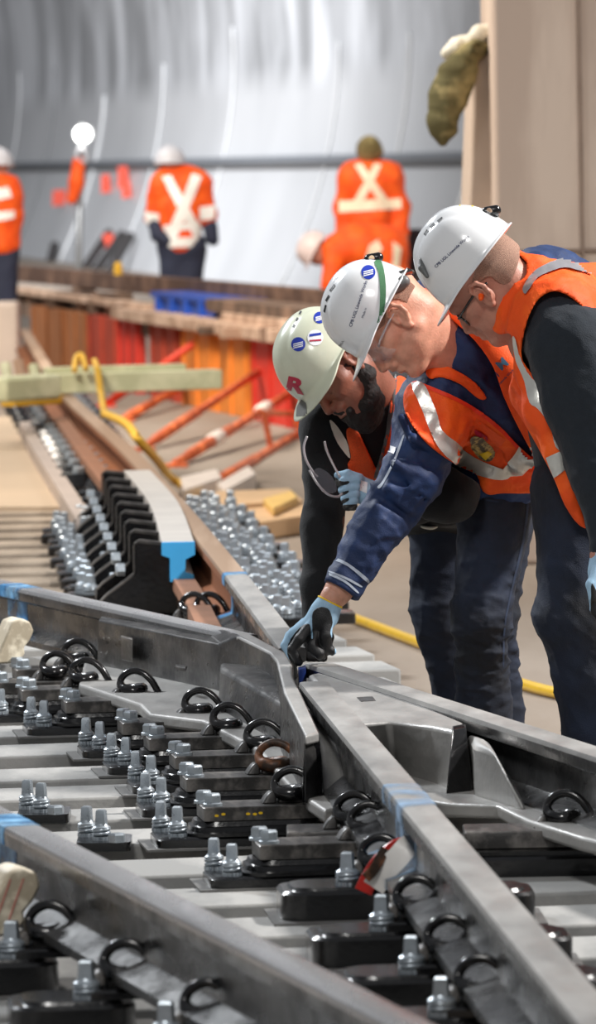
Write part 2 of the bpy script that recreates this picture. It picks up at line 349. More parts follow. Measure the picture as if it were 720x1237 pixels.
# ================= fastenings =================
def hexhead(r, z0, h, tx=0, ty=0, n=6, taper=1.):
    ph = .35
    return loft([ring(tx, ty, z0, r, n=n, ph=ph), ring(tx, ty, z0+h*.8, r*taper, n=n, ph=ph), ring(tx, ty, z0+h, r*.82*taper, n=n, ph=ph)])
def stad(cx, cy, z, hx, hy, rr, n=8):
    out = []
    for sx, sy, a in ((1, 1, 0), (-1, 1, 90), (-1, -1, 180), (1, -1, 270)):
        for i in range(n+1):
            t = math.radians(a+90*i/n); out.append((cx+sx*(hx-rr)+rr*math.cos(t), cy+sy*(hy-rr)+rr*math.sin(t), z))
    return out
CLIP = catmull([(.094, -.032, .012), (.087, -.030, .026), (.074, -.024, .048), (.054, -.014, .066), (.030, -.004, .072), (.007, 0, .063), (-.005, 0, .045), (-.001, -.014, .028), (.016, -.032, .021), (.036, -.034, .021), (.052, -.012, .024), (.048, .02, .023), (.026, .04, .019), (-.005, .045, .017)], 5)
CLIP_R = [.0094 if i < 30 else .0094+.0062*min(1, (i-30)/7) for i in range(len(CLIP))]
def clip_parts(parent, x, z, m=clipm, y=0):
    c = mk('spring_clip', [tuple(Vector(v)+Vector((x, y, z))) for v in tube(CLIP, CLIP_R, 10)[0]], tube(CLIP, CLIP_R, 10)[1], m, parent, smooth='all')
    toe = mk('clip_toe', *xf(loft([stad(0, 0, -.009, .018, .011, .006, 3), stad(0, 0, .008, .018, .011, .006, 3)]), Matrix.Translation((x+.094, y-.034, z+.009))), m, c, smooth=True)
    sh = mk('clip_shoulder', *join(xf(loft([stad(0, 0, 0, .016, .030, .006, 3), stad(.006, 0, .016, .012, .026, .006, 3), stad(.012, 0, .026, .008, .022, .005, 3)]), Matrix.Translation((x-.022, y, z))), box(x, x+.06, y-.03, y+.03, z, z+.008)), plate, parent, bevel=.003)
    return c
def anchor(parent, x, y, z, big=1.0):
    Mz = Matrix.Translation((x, y, z)) @ Matrix.Diagonal((.86, .86, .70, 1)) @ Matrix.Translation((-x, -y, -z))
    b = mk('anchor_bolt', *xf(join(loft([ring(x, y, z+.046, .0185*big, n=4, ph=.5), ring(x, y, z+.092, .0160*big, n=4, ph=.5), ring(x, y, z+.097, .012*big, n=4, ph=.5)]),
        loft([ring(x, y, z+.036, .023*big, n=16), ring(x, y, z+.041, .024*big, n=16), ring(x, y, z+.048, .017*big, n=16), ring(x, y, z+.052, .015*big, n=16)])), Mz), zinc, parent, smooth=True)
    helix = [(x+.0185*big*math.cos(t), y+.0185*big*math.sin(t), z+.012+.024*t/(4*math.pi)) for t in [4*math.pi*i/36 for i in range(37)]]
    mk('spring_washer', *xf(tube(helix, .0062*big, 8), Mz), zinc, b, smooth='all')
    tw = []
    for i in range(32):
        r = .025*big if i % 2 else .022*big; a = 2*math.pi*i/32; tw.append((x+r*math.cos(a), y+r*math.sin(a)))
    mk('serrated_washer', *xf(prism([(p, q, z+.012) for p, q in tw], [(p, q, z) for p, q in tw]), Mz), zinc, b, smooth=True)
    return b
def fastening(L=.20, cliprust=False, deep=.1, name='rail_fastening'):
    """origin: between the two anchor bolts, on the sleeper; x towards the rail; L = hex bolts to clip"""
    r = empty(name); r['category'] = 'rail fastening'
    hx = .088; end = hx+L+.10
    mk('shim_plate', *prism(stad((end-.06)/2-.004, 0, .005, (end+.054)/2, deep+.012, .004, 2), stad((end-.06)/2-.004, 0, 0, (end+.054)/2, deep+.012, .004, 2)), galv, r)
    bp = loft([stad((end-.036)/2, 0, z, (end+.036)/2-d, deep-d, .03, 3) for z, d in ((.005, 0), (.022, 0), (.027, .006))])
    mk('base_plate', *bp, black, r, smooth=True)
    for y, dx in ((.062, -.012), (-.062, .012)): anchor(r, dx, y, .027)
    x0 = hx-.045
    mk('rubber_pad', *loft([stad((x0+end)/2, 0, z, (end-x0)/2+a, deep-.012+a, .055, 6) for z, a in ((.027, .012), (.034, .012), (.036, 0), (.046, -.002), (.048, -.008), (.058, -.012))]), rubber, r, smooth=True)
    mk('top_plate', *loft([stad((x0+end)/2+.012, 0, z, (end-x0)/2-.014-d, deep-.025-d, .008, 2) for z, d in ((.060, 0), (.088, 0), (.090, .002))]), plate, r, smooth=True)
    for y, dx in ((.036, -.006), (-.036, .006)):
        b = mk('hex_bolt', *join(loft([ring(hx+dx, y, .090, .022, n=20), ring(hx+dx, y, .096, .022, n=20), ring(hx+dx, y, .098, .019, n=20)]), hexhead(.0195, .098, .020, hx+dx, y)), zinc, r, smooth=True)
    clip_parts(r, hx+L, .090, clip_rust if cliprust else clipm)
    return r
AR = math.radians(7)
def place_f(r, px, py, z=ZS, rz=AR):
    p = Pz(px, py, z); r.location = (p.x, p.y, z); r.rotation_euler = (0, 0, rz)
proto = {}
def get_f(L, rustc):
    k = (round(L, 2), rustc)
    if k not in proto: proto[k] = fastening(L, rustc); return proto[k]
    return copy_tree(proto[k])
# anchor-bolt foot (px), clip length, rusty clip, label
ROW = [((-86, 848), .13, 0, None),
 ((-40, 863), .13, 0, 'black fastening at the left edge behind the pale wooden wedge'),
 ((-6, 872), .13, 0, 'black fastening at the left edge with its clip just left of the wing casting'),
 ((46, 887), .14, 0, 'black fastening with two tall bolts near the left edge, clip against the wing casting'),
 ((113, 914), .155, 0, 'black fastening with rust under its clip, second full one from the left'),
 ((144, 934), .155, 0, 'black fastening in front of the one with rust under its clip'),
 ((174, 957), .17, 0, 'black fastening in the crossing row, its clip just behind the rusty one'),
 ((186, 985), .165, 1, 'black fastening with a rusty brown clip below the crossing casting'),
 ((205, 1022), .155, 0, 'black fastening with yellow paint specks on its top plate'),
 ((270, 1070), .19, 0, 'black fastening with a long top plate reaching into the throat of the crossing')]
for (px, py), L, rc, lab in ROW:
    if lab is None: continue
    r = get_f(L, rc); place_f(r, px, py); tag(r, lab, 'rail fastening', 'fastenings along the crossing')
    if 'yellow' in lab:
        for i, (dx, dz) in enumerate(((.03, .072), (.045, .075), (.10, .074), (.115, .073), (.128, .075))):
            q = mk('paint_speck', *prism(ring(.088+dx-.02, 0, 0, .005, .003, 8), ring(.088+dx-.02, 0, .0015, .005, .003, 8)), mat('yellow_paint', (235, 190, 20), .5) if 'yellow_paint' not in MATS else MATS['yellow_paint'], r)
            q.matrix_parent_inverse = Matrix.Identity(4); q.rotation_euler = (math.radians(90), 0, 0); q.location = (0, -.0745, dz)
# the clip against the far wing, above the row
for (px, py), lab in (((88, 800), 'lone black clip fastening behind the row, beside the pale wooden wedge'),):
    r = get_f(.13, 0); place_f(r, px-100, py+46); tag(r, lab, 'rail fastening', 'fastenings along the crossing')

# ---- block type: rounded black block with one tall bolt and a clip at the rail foot
def block_fastening(name='block_fastening'):
    r = empty(name); r['category'] = 'rail fastening'
    mk('shim_plate', *prism(stad(.04, 0, .005, .14, .13, .004, 2), stad(.04, 0, 0, .14, .13, .004, 2)), galv, r)
    mk('rubber_block', *loft([stad(.03, 0, z, .11-d, .105-d, .05, 6) for z, d in ((.005, 0), (.056, 0), (.062, .006), (.062, .02), (.068, .024))]), rubber, r, smooth=True)
    mk('seat_plate', *loft([stad(.13, 0, z, .075-d, .075-d, .012, 3) for z, d in ((.068, 0), (.080, 0), (.084, .004))]), black, r, smooth=True)
    anchor(r, .055, -.05, .068, 1.15)
    mk('hex_nut', *join(hexhead(.020, .068, .02, .085, .05)), zinc, r, smooth=True)
    clip_parts(r, .095, .086)
    return r
bproto = block_fastening(); first = True
BL = [((385, 1108), 'black block fastening wearing the red and white tag, beside the near rail'),
      ((424, 1164), 'black block fastening in front of the tagged one, beside the near rail'),
      ((458, 1218), 'black block fastening with a clip touched by orange rust, third beside the near rail'),
      ((492, 1272), 'black block fastening cut by the bottom edge of the picture'),
      ((-112, 1150), 'black block fastening in the lower left corner, its clip just below the marked wedge'),
      ((-22, 1198), 'black block fastening in the lower left corner with a rust-stained clip'),
      ((66, 1250), 'black block fastening at the bottom edge behind the shiny near rail'),
      ((160, 1304), 'black block fastening under the bottom edge, fourth beside the shiny rail'),
      ((596, 1110), 'black rounded block just right of the near rail, its upper neighbour a long plate'),
      ((638, 1166), 'second black rounded block right of the near rail'),
      ((682, 1218), 'third black rounded block right of the near rail near the bottom right corner')]
for i, ((px, py), lab) in enumerate(BL):
    r = bproto if i == 0 else copy_tree(bproto)
    place_f(r, px, py, rz=math.radians(5)); tag(r, lab, 'rail fastening', 'block fastenings in front')
    if 'right of the near rail' in lab: r.rotation_euler.z = math.radians(182)

# long plate at right with its clip, and dark stack below it
def long_plate(px0, px1, py, lab, clipx=None, cut=0):
    a = Pz(px0, py, ZS); b = Pz(px1, py, ZS); r = empty('long_base_plate', (a.x, a.y, ZS), 0, lab, 'rail fastening', 'long plates under the crossing')
    w = (b-a).length; 
    mk('base_plate', *loft([stad(w/2, .1, z, w/2-d, .12-d, .02, 3) for z, d in ((.0, 0), (.036, 0), (.042, .006))]), black, r, smooth=True)
    mk('rubber_pad', *loft([stad(w/2, .1, z, w/2-.02-d, .10-d, .03, 4) for z, d in ((.042, 0), (.052, 0), (.056, .012))]), rubber, r, smooth=True)
    mk('top_plate', *loft([stad(w/2-.02, .1, z, w/2-.05-d, .085-d, .008, 2) for z, d in ((.058, 0), (.090, 0), (.093, .002))]), plate, r, smooth=True)
    if clipx:
        c = Pz(clipx, py-40, ZS+.09); clip_parts(r, c.x-a.x, .093, y=.09)
    return r
long_plate(545, 730, 1060, 'long black plate stack with a clip at the right edge, on the pale sleeper', 672)
long_plate(330, 470, 1060, 'long black plate stack under the throat of the crossing, left of the near rail', 412)
o = empty('crossing_rest', Pz(600, 985, ZS))
C.objects.unlink(o); bpy.data.objects.remove(o)

# bolts that stand behind the near rail at the left
k = 0
for px, py, lab in ((38, 990, 'pair of grey bolts behind the shiny near rail, by its blue band'), (110, 1024, 'pair of grey bolts behind the shiny near rail, just right of the blue band')):
    p = Pz(px, py, ZS); r = empty('bolt_pair', p, 0, lab, 'bolt')
    mk('base_plate', *loft([stad(.03, 0, z, .06, .09, .02, 3) for z in (0, .02)]), black, r, smooth=True)
    anchor(r, -.01, .05, .02); anchor(r, .025, -.03, .02)
    mk('hex_nut', *hexhead(.02, .02, .02, .06, -.08), zinc, r, smooth=True)

# pale wooden wedges
wood = mat('pale_scrap_wood', (206, 192, 166), .6, 0, .2, 18, .3, 40, rgb2=(222, 212, 190))
def wedge(px, py, h, lean, lab, z=.3):
    p = Pz(px, py, z); r = empty('wooden_wedge', p, math.radians(20), lab, 'wooden wedge')
    prof = [(-.055, 0), (.03, 0), (.045, .03), (.035, .05), (.05, .075), (.055, .105), (.035, .135), (.0, .15), (-.03, .14), (-.04, .09)]
    pr_ = [(x*h+lean*z_, z_*h) for x, z_ in prof]
    mk('wedge_block', *prism([(x, -.05, z_) for x, z_ in pr_], [(x, .05, z_) for x, z_ in pr_]), wood, r, bevel=.006)
    return r
wedge(6, 800, .85, .25, 'pale wooden wedge leaning on the rail at the left edge beside a clip', .33)
w = wedge(-8, 1128, .85, .3, 'pale wooden wedge with pink marks in the lower left corner', .33)
pm = mat('pink_pencil', (196, 96, 90), .6)
for a in (.02, .045): mk('pencil_mark', *tube([(-.03+a, -.0505, .03), (.0+a, -.0505, .105)], .0012, 5), pm, w)

# red and white tag on a clip
p = Pz(460, 1058, .345); r = empty('warning_tag', p, 0, 'crumpled red and white plastic tag caught on a black clip', 'tag')
whit = mat('white_plastic_film', (236, 232, 226), .35, 0, .05, 20, .3, 30); redp = mat('red_plastic_film', (216, 44, 34), .35, 0, .1, 20)
def ribbon(path, w, m, name, thick=.002, twist=0.):
    P = catmull(path, 6); L1 = []
    for i, q in enumerate(P):
        t = (P[min(i+1, len(P)-1)]-P[max(i-1, 0)]).normalized(); s = t.cross(Vector((0, 1, 0))); s = (s if s.length > .1 else Vector((0, 0, 1))).normalized()
        s = Matrix.Rotation(twist*i/len(P), 3, t) @ s; n = t.cross(s).normalized()*thick
        L1.append([q-s*w/2-n, q+s*w/2-n, q+s*w/2+n, q-s*w/2+n])
    return mk(name, *loft(L1), m, r, smooth=True)
ribbon([(-.035, 0, -.03), (-.02, -.01, .0), (.0, -.02, .03), (.03, -.01, .055), (.05, 0, .06)], .035, redp, 'red_strip', twist=.5)
ribbon([(-.015, -.022, -.02), (.01, -.03, .015), (.035, -.03, .04), (.055, -.02, .06), (.062, .0, .045)], .045, whit, 'white_strip', twist=-.6)
ribbon([(-.03, -.03, .0), (-.015, -.034, .015), (.0, -.03, .04), (.01, -.02, .055)], .02, MATS['rusty_spring_steel'], 'brown_strip')

# ================= check rail and distant fastenings =================
cb = top((176, 574), (214, 655)); e0 = Pz(216, 662, ZT+.0); e1 = Pz(166, 574, ZT)
cpath = [e0, e0.lerp(e1, .5)+Vector((.03, 0, 0)), e1]
r = empty('check_rail', e0-Vector((0, 0, .155)), 0, 'raised grey check rail with a bright blue sawn end', 'check rail')
CRP = [(-.055, .02), (.05, .02), (.05, -.02), (.02, -.035), (.018, -.075), (.045, -.085), (.045, -.105), (-.03, -.105), (-.03, -.03), (-.055, -.02)]
setin(mk('check_bar', *sweep(catmull(cpath, 6), CRP), mat('check_rail_grey', (206, 200, 192), .4, .15, .1, 4), smooth=True, ang=30), r)
dd = (e1-e0).normalized()
setin(mk('blue_end', *sweep([e0-dd*.03, e0-dd*.001], [(a*1.03, z*1.03) for a, z in CRP]), mat('bright_blue_paint', (64, 170, 232), .45, 0, .06)), r)
nb = 9
def bracket():
    r = empty('check_rail_bracket'); pr_ = [(.03, 0), (.03, .23), (-.09, .245), (-.105, .235), (-.105, .14), (-.20, .07), (-.22, .05), (-.22, 0)]
    mk('bracket_web', *prism([(x, -.02, z) for x, z in pr_], [(x, .02, z) for x, z in pr_]), black, r, bevel=.004)
    ed = [(.03, .232), (-.09, .247), (-.107, .236), (-.107, .14), (-.20, .072), (-.222, .05), (-.222, 0)]
    mk('bracket_flange', *sweep_xz(ed, .05), MATS['dusty_steel_plate'], r)
    mk('foot_plate', *box(-.26, .1, -.09, .09, -.03, 0), black, r, bevel=.006)
    for y in (-.03, .03): mk('bracket_bolt', *xf(hexhead(.02, 0, .03), Matrix.Translation((-.14, y, .15)) @ Matrix.Rotation(-math.pi/2, 4, 'Y')), zinc, r)
    return r
def sweep_xz(ed, w):
    V = []
    for x, z in ed: V += [(x, -w/2, z), (x, w/2, z), (x-.004, w/2, z-.010), (x-.004, -w/2, z-.010)]
    Fc = []
    for k in range(len(ed)-1):
        for i in range(4): Fc.append((k*4+i, k*4+(i+1) % 4, k*4+4+(i+1) % 4, k*4+4+i))
    return V, Fc
b0 = bracket()
for k in range(nb):
    t = k/(nb-1)*.97; p = e0.lerp(e1, t)
    b = b0 if k == 0 else copy_tree(b0)
    b.location = (p.x-.04, p.y+.06, .26); b.rotation_euler.z = math.radians(3)
    tag(b, 'black stepped bracket holding up the grey check rail', 'bracket', 'brackets of the check rail')
def small_fast():
    r = empty('bolted_plate')
    mk('base_plate', *loft([stad(.02, 0, z, .12-d, .1-d, .03, 3) for z, d in ((0, 0), (.03, 0), (.034, .006))]), black, r, smooth=True)
    anchor(r, -.04, .05, .034, 1.25); anchor(r, -.01, -.05, .034, 1.25); anchor(r, .07, 0, .034, 1.25)
    return r
s0 = small_fast(); nfirst = True
def rowf(pa, pb, n, lab, grp, proto_, jx=.02):
    global nfirst
    a, b = Pz(*pa, ZS), Pz(*pb, ZS)
    for k in range(n):
        t = k/(n-1); p = a.lerp(b, t)
        q = proto_ if nfirst and proto_ is s0 else copy_tree(proto_)
        if proto_ is s0: nfirst = False
        q.location = (p.x+random.uniform(-jx, jx), p.y, ZS); q.rotation_euler.z = random.uniform(-.1, .1); tag(q, lab, 'fastening', grp)
rowf((116, 728), (84, 648), 11, 'black plate with tall silver bolts in the far left row behind the crossing', 'bolted plates in the far left row', s0)
rowf((170, 735), (112, 640), 12, 'black plate with tall silver bolts in the row left of the check rail brackets', 'bolted plates left of the check rail', s0)
rowf((376, 752), (254, 622), 13, 'black plate with tall silver bolts right of the rusty rail', 'bolted plates right of the rusty rail', s0)
rowf((350, 757), (236, 628), 13, 'black plate with tall silver bolts hard against the rusty rail', 'bolted plates against the rusty rail', s0)
def blockf():
    r = empty('black_chair_block')
    mk('chair_block', *loft([stad(0, 0, z, .13-d, .12-d, .03, 2) for z, d in ((0, 0), (.06, 0), (.07, .03), (.12, .05))]), black, r, smooth=True)
    mk('hex_nut', *hexhead(.03, .12, .03), zinc, r)
    return r
bl = blockf(); firstb = True
for pts_ in ([(140, 620), (122, 592), (105, 560), (88, 528), (70, 498), (58, 478)], [(158, 596), (140, 566), (122, 540), (102, 512), (84, 488), (72, 470)], [(96, 598), (78, 566), (58, 538), (40, 510), (30, 488)], [(180, 640), (160, 610), (135, 580)]):
    P = catmull([Pz(x, y, ZS) for x, y in pts_], 8); acc = 0; last = P[0]
    for i, p in enumerate(P):
        if i and (p-last).length < .5: continue
        last = p; q = bl if firstb else copy_tree(bl); firstb = False
        q.location = (p.x, p.y, ZS-.02); tag(q, 'small black rail chair in the blurred rows running up to the pale green beam', 'rail chair', 'black rail chairs in the distance')
# clips near the wing at (240, 735)
for px, lab in ((222, 'black clip lying behind the wing casting by the blue check rail end'), (240, 'second black clip behind the wing casting, nearer the rusty rail foot')):
    r = empty('clip_seat', Pz(px, 746, .34), 0, lab, 'clip'); clip_parts(r, 0, .0)
# ================= implicit-surface modelling for people and cloth =================
def cv(a, b, c): return np.array(_r*a+_u*b+_f*c)
class Field:
    def __init__(s, lo, hi, h):
        s.h = h; s.lo = np.array(lo, float); n = np.ceil((np.array(hi)-s.lo)/h).astype(int)+1
        s.n = n; s.ax = [s.lo[i]+h*np.arange(n[i]) for i in range(3)]; s.F = np.full(n, .12, np.float32); s.pad = .07
    @classmethod
    def around(c, pts, pad, h):
        P = np.array([tuple(p) for p in pts]); return c(P.min(0)-pad, P.max(0)+pad, h)
    def sl(s, lo, hi):
        i0 = np.clip(((np.array(lo)-s.pad-s.lo)/s.h).astype(int), 0, s.n); i1 = np.clip(((np.array(hi)+s.pad-s.lo)/s.h).astype(int)+2, 0, s.n)
        return tuple(slice(a, b) for a, b in zip(i0, i1))
    def grid(s, q): return s.ax[0][q[0]][:, None, None].astype(np.float32), s.ax[1][q[1]][None, :, None].astype(np.float32), s.ax[2][q[2]][None, None, :].astype(np.float32)
    def put(s, q, d, k, op):
        if 0 in d.shape: return
        A = s.F[q]
        if op == 'sub': d = -d; 
        if op == 'add':
            if k <= 0: A = np.minimum(A, d)
            else: hh = np.maximum(k-np.abs(A-d), 0)/k; A = np.minimum(A, d)-hh*hh*k*.25
        else:
            if k <= 0: A = np.maximum(A, d)
            else: hh = np.maximum(k-np.abs(A-d), 0)/k; A = np.maximum(A, d)+hh*hh*k*.25
        s.F[q] = A
    def cap(s, a, b, ra, rb=None, k=.02, op='add', flat=None):
        rb = ra if rb is None else rb; a = np.array(a, float); b = np.array(b, float); R = max(ra, rb)
        q = s.sl(np.minimum(a, b)-R, np.maximum(a, b)+R); X, Y, Z = s.grid(q)
        ba = b-a; L2 = max(ba.dot(ba), 1e-12); x, y, z = X-a[0], Y-a[1], Z-a[2]
        t = np.clip((x*ba[0]+y*ba[1]+z*ba[2])/L2, 0, 1)
        x = x-t*ba[0]; y = y-t*ba[1]; z = z-t*ba[2]
        if flat is not None:
            n, f = np.array(flat[0], float), flat[1]; n = n/np.linalg.norm(n); g = (x*n[0]+y*n[1]+z*n[2])*(1/f-1); x = x+g*n[0]; y = y+g*n[1]; z = z+g*n[2]
            d = (np.sqrt(x*x+y*y+z*z)-(ra+(rb-ra)*t))*(.5+.5*min(f, 1))
        else: d = np.sqrt(x*x+y*y+z*z)-(ra+(rb-ra)*t)
        s.put(q, d, k, op); return s
    def ell(s, c, R3, rad, k=.02, op='add'):
        c = np.array(c, float); rad = np.array(rad, float); m = rad.max(); q = s.sl(c-m, c+m); X, Y, Z = s.grid(q); x, y, z = X-c[0], Y-c[1], Z-c[2]
        R3 = np.eye(3) if R3 is None else np.array(R3)   # columns are the axes
        g = 0; g2 = 0
        for i in range(3):
            e = (x*R3[0, i]+y*R3[1, i]+z*R3[2, i])/rad[i]; g = g+e*e; g2 = g2+(e/rad[i])**2
        k0 = np.sqrt(g); k1 = np.sqrt(g2); d = k0*(k0-1)/np.maximum(k1, 1e-6); d = np.where(k0 < .05, -rad.min(), d)
        s.put(q, d.astype(np.float32), k, op); return s
    def chain(s, pts, rad, k=.02, flat=None):
        for i in range(len(pts)-1): s.cap(pts[i], pts[i+1], rad[i], rad[i+1], k, flat=flat)
        return s
    def px(s):
        X, Y, Z = s.grid((slice(None),)*3); x, y, z = X-EYE.x, Y-EYE.y, Z-EYE.z
        t = x*_f.x+y*_f.y+z*_f.z
        return W/2+F*(x*_r.x+y*_r.y+z*_r.z)/t, H/2-F*(x*_u.x+y*_u.y+z*_u.z)/t, t
    def halfspace(s, p, n, op='cut', k=0):
        X, Y, Z = s.grid((slice(None),)*3); n = np.array(n, float); n /= np.linalg.norm(n)
        d = (X-p[0])*n[0]+(Y-p[1])*n[1]+(Z-p[2])*n[2]     # keeps the side n points away from
        s.F = np.maximum(s.F, d.astype(np.float32)); return s
    def folds(s, amp, freq, seed, stretch=(1, 1, 1), mask=None, mode='ridge'):
        """cloth folds: warped sine ridges pushed along the distance"""
        sel = np.abs(s.F) < .03; idx = np.nonzero(sel); 
        P = np.stack([s.ax[i][idx[i]]*stretch[i] for i in range(3)], 1)
        n = fnoise(P, freq, seed, mode)*amp
        if mask is not None: n = n*mask(np.stack([s.ax[i][idx[i]] for i in range(3)], 1))
        s.F[idx] -= n.astype(np.float32); return s
    def mesh(s, name, m, parent=None, smooth=1):
        V, Q = nets(s.F, s.lo, s.h)
        return rawmesh(name, V, Q, m, parent)
def fnoise(P, freq, seed, mode='ridge'):
    r = np.random.RandomState(seed); out = 0
    for o in range(3):
        Wp = P+sum(np.sin(P @ (r.randn(3)*freq*.5)[:, None]+r.rand()*6)*r.randn(3)[None]*.25/freq for _ in range(3))
        acc = 0
        for _ in range(2):
            d = r.randn(3); d /= np.linalg.norm(d); v = np.sin(Wp @ (d*freq*(1.8**o))+r.rand()*6.28)
            acc = acc+(1-np.abs(v))**1.5*2-1.0 if mode == 'ridge' else acc+v
        out = out+acc/(1.9**o)
    return out/3
def nets(Fv, lo, h):
    S = Fv < 0; n = Fv.shape
    c = np.zeros((n[0]-1, n[1]-1, n[2]-1), np.uint8)
    for a in (0, 1):
        for b in (0, 1):
            for d in (0, 1): c += S[a:n[0]-1+a, b:n[1]-1+b, d:n[2]-1+d]
    act = (c > 0) & (c < 8); I = np.argwhere(act); ids = np.full(c.shape, -1, np.int64); ids[act] = np.arange(len(I))
    acc = np.zeros((len(I), 3)); cnt = np.zeros(len(I)); cs = [(a, b, d) for a in (0, 1) for b in (0, 1) for d in (0, 1)]
    val = {q: Fv[I[:, 0]+q[0], I[:, 1]+q[1], I[:, 2]+q[2]].astype(float) for q in cs}
    for q in cs:
        for ax in range(3):
            if q[ax] == 0:
                q2 = list(q); q2[ax] = 1; q2 = tuple(q2); A, B = val[q], val[q2]; m = (A < 0) != (B < 0)
                t = np.where(m, A/np.where(m, A-B, 1), 0); p = np.array(q, float)[None].repeat(len(I), 0); p[:, ax] += t; acc[m] += p[m]; cnt[m] += 1
    V = lo+(I+acc/np.maximum(cnt, 1)[:, None])*h; Q = []
    for ax in range(3):
        a0 = [slice(0, n[i]-1 if i == ax else n[i]) for i in range(3)]; a1 = [slice(1, n[i]) if i == ax else slice(0, n[i]) for i in range(3)]
        s0, s1 = S[tuple(a0)], S[tuple(a1)]; E_ = np.argwhere(s0 != s1); u, v = (ax+1) % 3, (ax+2) % 3
        ok = (E_[:, u] > 0) & (E_[:, v] > 0) & (E_[:, u] < n[u]-1) & (E_[:, v] < n[v]-1); E_ = E_[ok]
        f = []
        for du, dv in ((-1, -1), (0, -1), (0, 0), (-1, 0)):
            G = E_.copy(); G[:, u] += du; G[:, v] += dv; f.append(ids[G[:, 0], G[:, 1], G[:, 2]])
        f = np.stack(f, 1); sw = ~s0[tuple(E_.T)]; f[sw] = f[sw][:, ::-1]; Q.append(f)
    return V, np.concatenate(Q)
def rawmesh(name, V, Q, m, parent=None):
    me = bpy.data.meshes.new(name); me.vertices.add(len(V)); me.vertices.foreach_set('co', np.asarray(V, np.float32).ravel())
    me.loops.add(Q.size); me.loops.foreach_set('vertex_index', Q.astype(np.int32).ravel()); me.polygons.add(len(Q))
    me.polygons.foreach_set('loop_start', np.arange(0, Q.size, 4, dtype=np.int32)); me.polygons.foreach_set('loop_total', np.full(len(Q), 4, np.int32))
    me.update(calc_edges=True); me.polygons.foreach_set('use_smooth', np.ones(len(Q), bool)); me.validate()
    if m: me.materials.append(m)
    o = bpy.data.objects.new(name, me); C.objects.link(o)
    if parent: setin(o, parent)
    return o
def poly_sd(px, py, poly):
    """signed pixel distance to a closed outline, negative inside"""
    d2 = np.full(np.broadcast(px, py).shape, 1e9, np.float32); inside = np.zeros(d2.shape, bool); n = len(poly)
    for i in range(n):
        x0, y0 = poly[i]; x1, y1 = poly[(i+1) % n]; ex, ey = x1-x0, y1-y0; wx, wy = px-x0, py-y0
        t = np.clip((wx*ex+wy*ey)/max(ex*ex+ey*ey, 1e-9), 0, 1); bx, by = wx-ex*t, wy-ey*t; d2 = np.minimum(d2, bx*bx+by*by)
        if y0 != y1: inside ^= ((y0 > py) != (y1 > py)) & (px < (x1-x0)*(py-y0)/(y1-y0)+x0)
    return np.where(inside, -np.sqrt(d2), np.sqrt(d2))
def smooth_poly(P, sub=4):
    n = len(P); out = []
    for i in range(n):
        p0, p1, p2, p3 = (Vector(P[(i+j-1) % n]) for j in range(4))
        for k in range(sub):
            t = k/sub; q = .5*((2*p1)+(-p0+p2)*t+(2*p0-5*p1+4*p2-p3)*t*t+(-p0+3*p1-3*p2+p3)*t**3); out.append((q.x, q.y))
    return out
def grown(src, off): f = Field.__new__(Field); f.__dict__.update(src.__dict__); f.F = src.F-off; return f
def cut_by(f, polys, D, wlim=None, soft=3.):
    px, py, t = f.px(); d = None
    for P in polys:
        e = poly_sd(px, py, smooth_poly(P, 3)); d = e if d is None else np.minimum(d, e)
    f.F = np.maximum(f.F, (d*(D/F)).astype(np.float32))
    if wlim is not None: f.F = np.maximum(f.F, (t-D-wlim).astype(np.float32))
    return f
# ---------- marks laid on a surface ----------
def bvh_of(*objs):
    V, P = [], []
    for o in objs:
        k = len(V); M_ = o.matrix_parent_inverse; Mw = (o.parent.matrix_basis if o.parent else Matrix()) @ M_ @ o.matrix_basis
        V += [Mw @ v.co for v in o.data.vertices]; P += [tuple(i+k for i in p.vertices) for p in o.data.polygons]
    return BVHTree.FromPolygons(V, P)
def decal(name, poly, bvh, m, parent, off=.0015, cell=4., smooth=True, sub=3, thick=.0):
    P = smooth_poly(poly, sub) if smooth else poly
    bm = bmesh.new(); bm.faces.new([bm.verts.new((x, y, 0)) for x, y in P])
    xs = [p[0] for p in P]; ys = [p[1] for p in P]
    for ax, lo, hi in ((0, min(xs), max(xs)), (1, min(ys), max(ys))):
        v = lo+cell*.7
        while v < hi:
            co = (v, 0, 0) if ax == 0 else (0, v, 0); no = (1, 0, 0) if ax == 0 else (0, 1, 0)
            bmesh.ops.bisect_plane(bm, geom=bm.verts[:]+bm.edges[:]+bm.faces[:], plane_co=co, plane_no=no, dist=1e-4); v += cell
    bmesh.ops.triangulate(bm, faces=[f for f in bm.faces if len(f.verts) > 4])
    return _lay(name, bm, bvh, m, parent, off, thick)
def _lay(name, bm, bvh, m, parent, off, thick):
    bad = []; 
    for v in bm.verts:
        d = ray(v.co.x, v.co.y).normalized(); loc, nr, i, ds = bvh.ray_cast(EYE, d)
        if loc is None: bad.append(v); continue
        if nr.dot(d) > 0: nr = -nr
        v.co = loc+nr*off
    bmesh.ops.delete(bm, geom=bad, context='VERTS')
    me = bpy.data.meshes.new(name); bm.to_mesh(me); bm.free(); me.materials.append(m)
    for p in me.polygons: p.use_smooth = True
    o = bpy.data.objects.new(name, me); C.objects.link(o)
    if thick: md = o.modifiers.new('thickness', 'SOLIDIFY'); md.thickness = thick; md.offset = 0
    setin(o, parent); return o
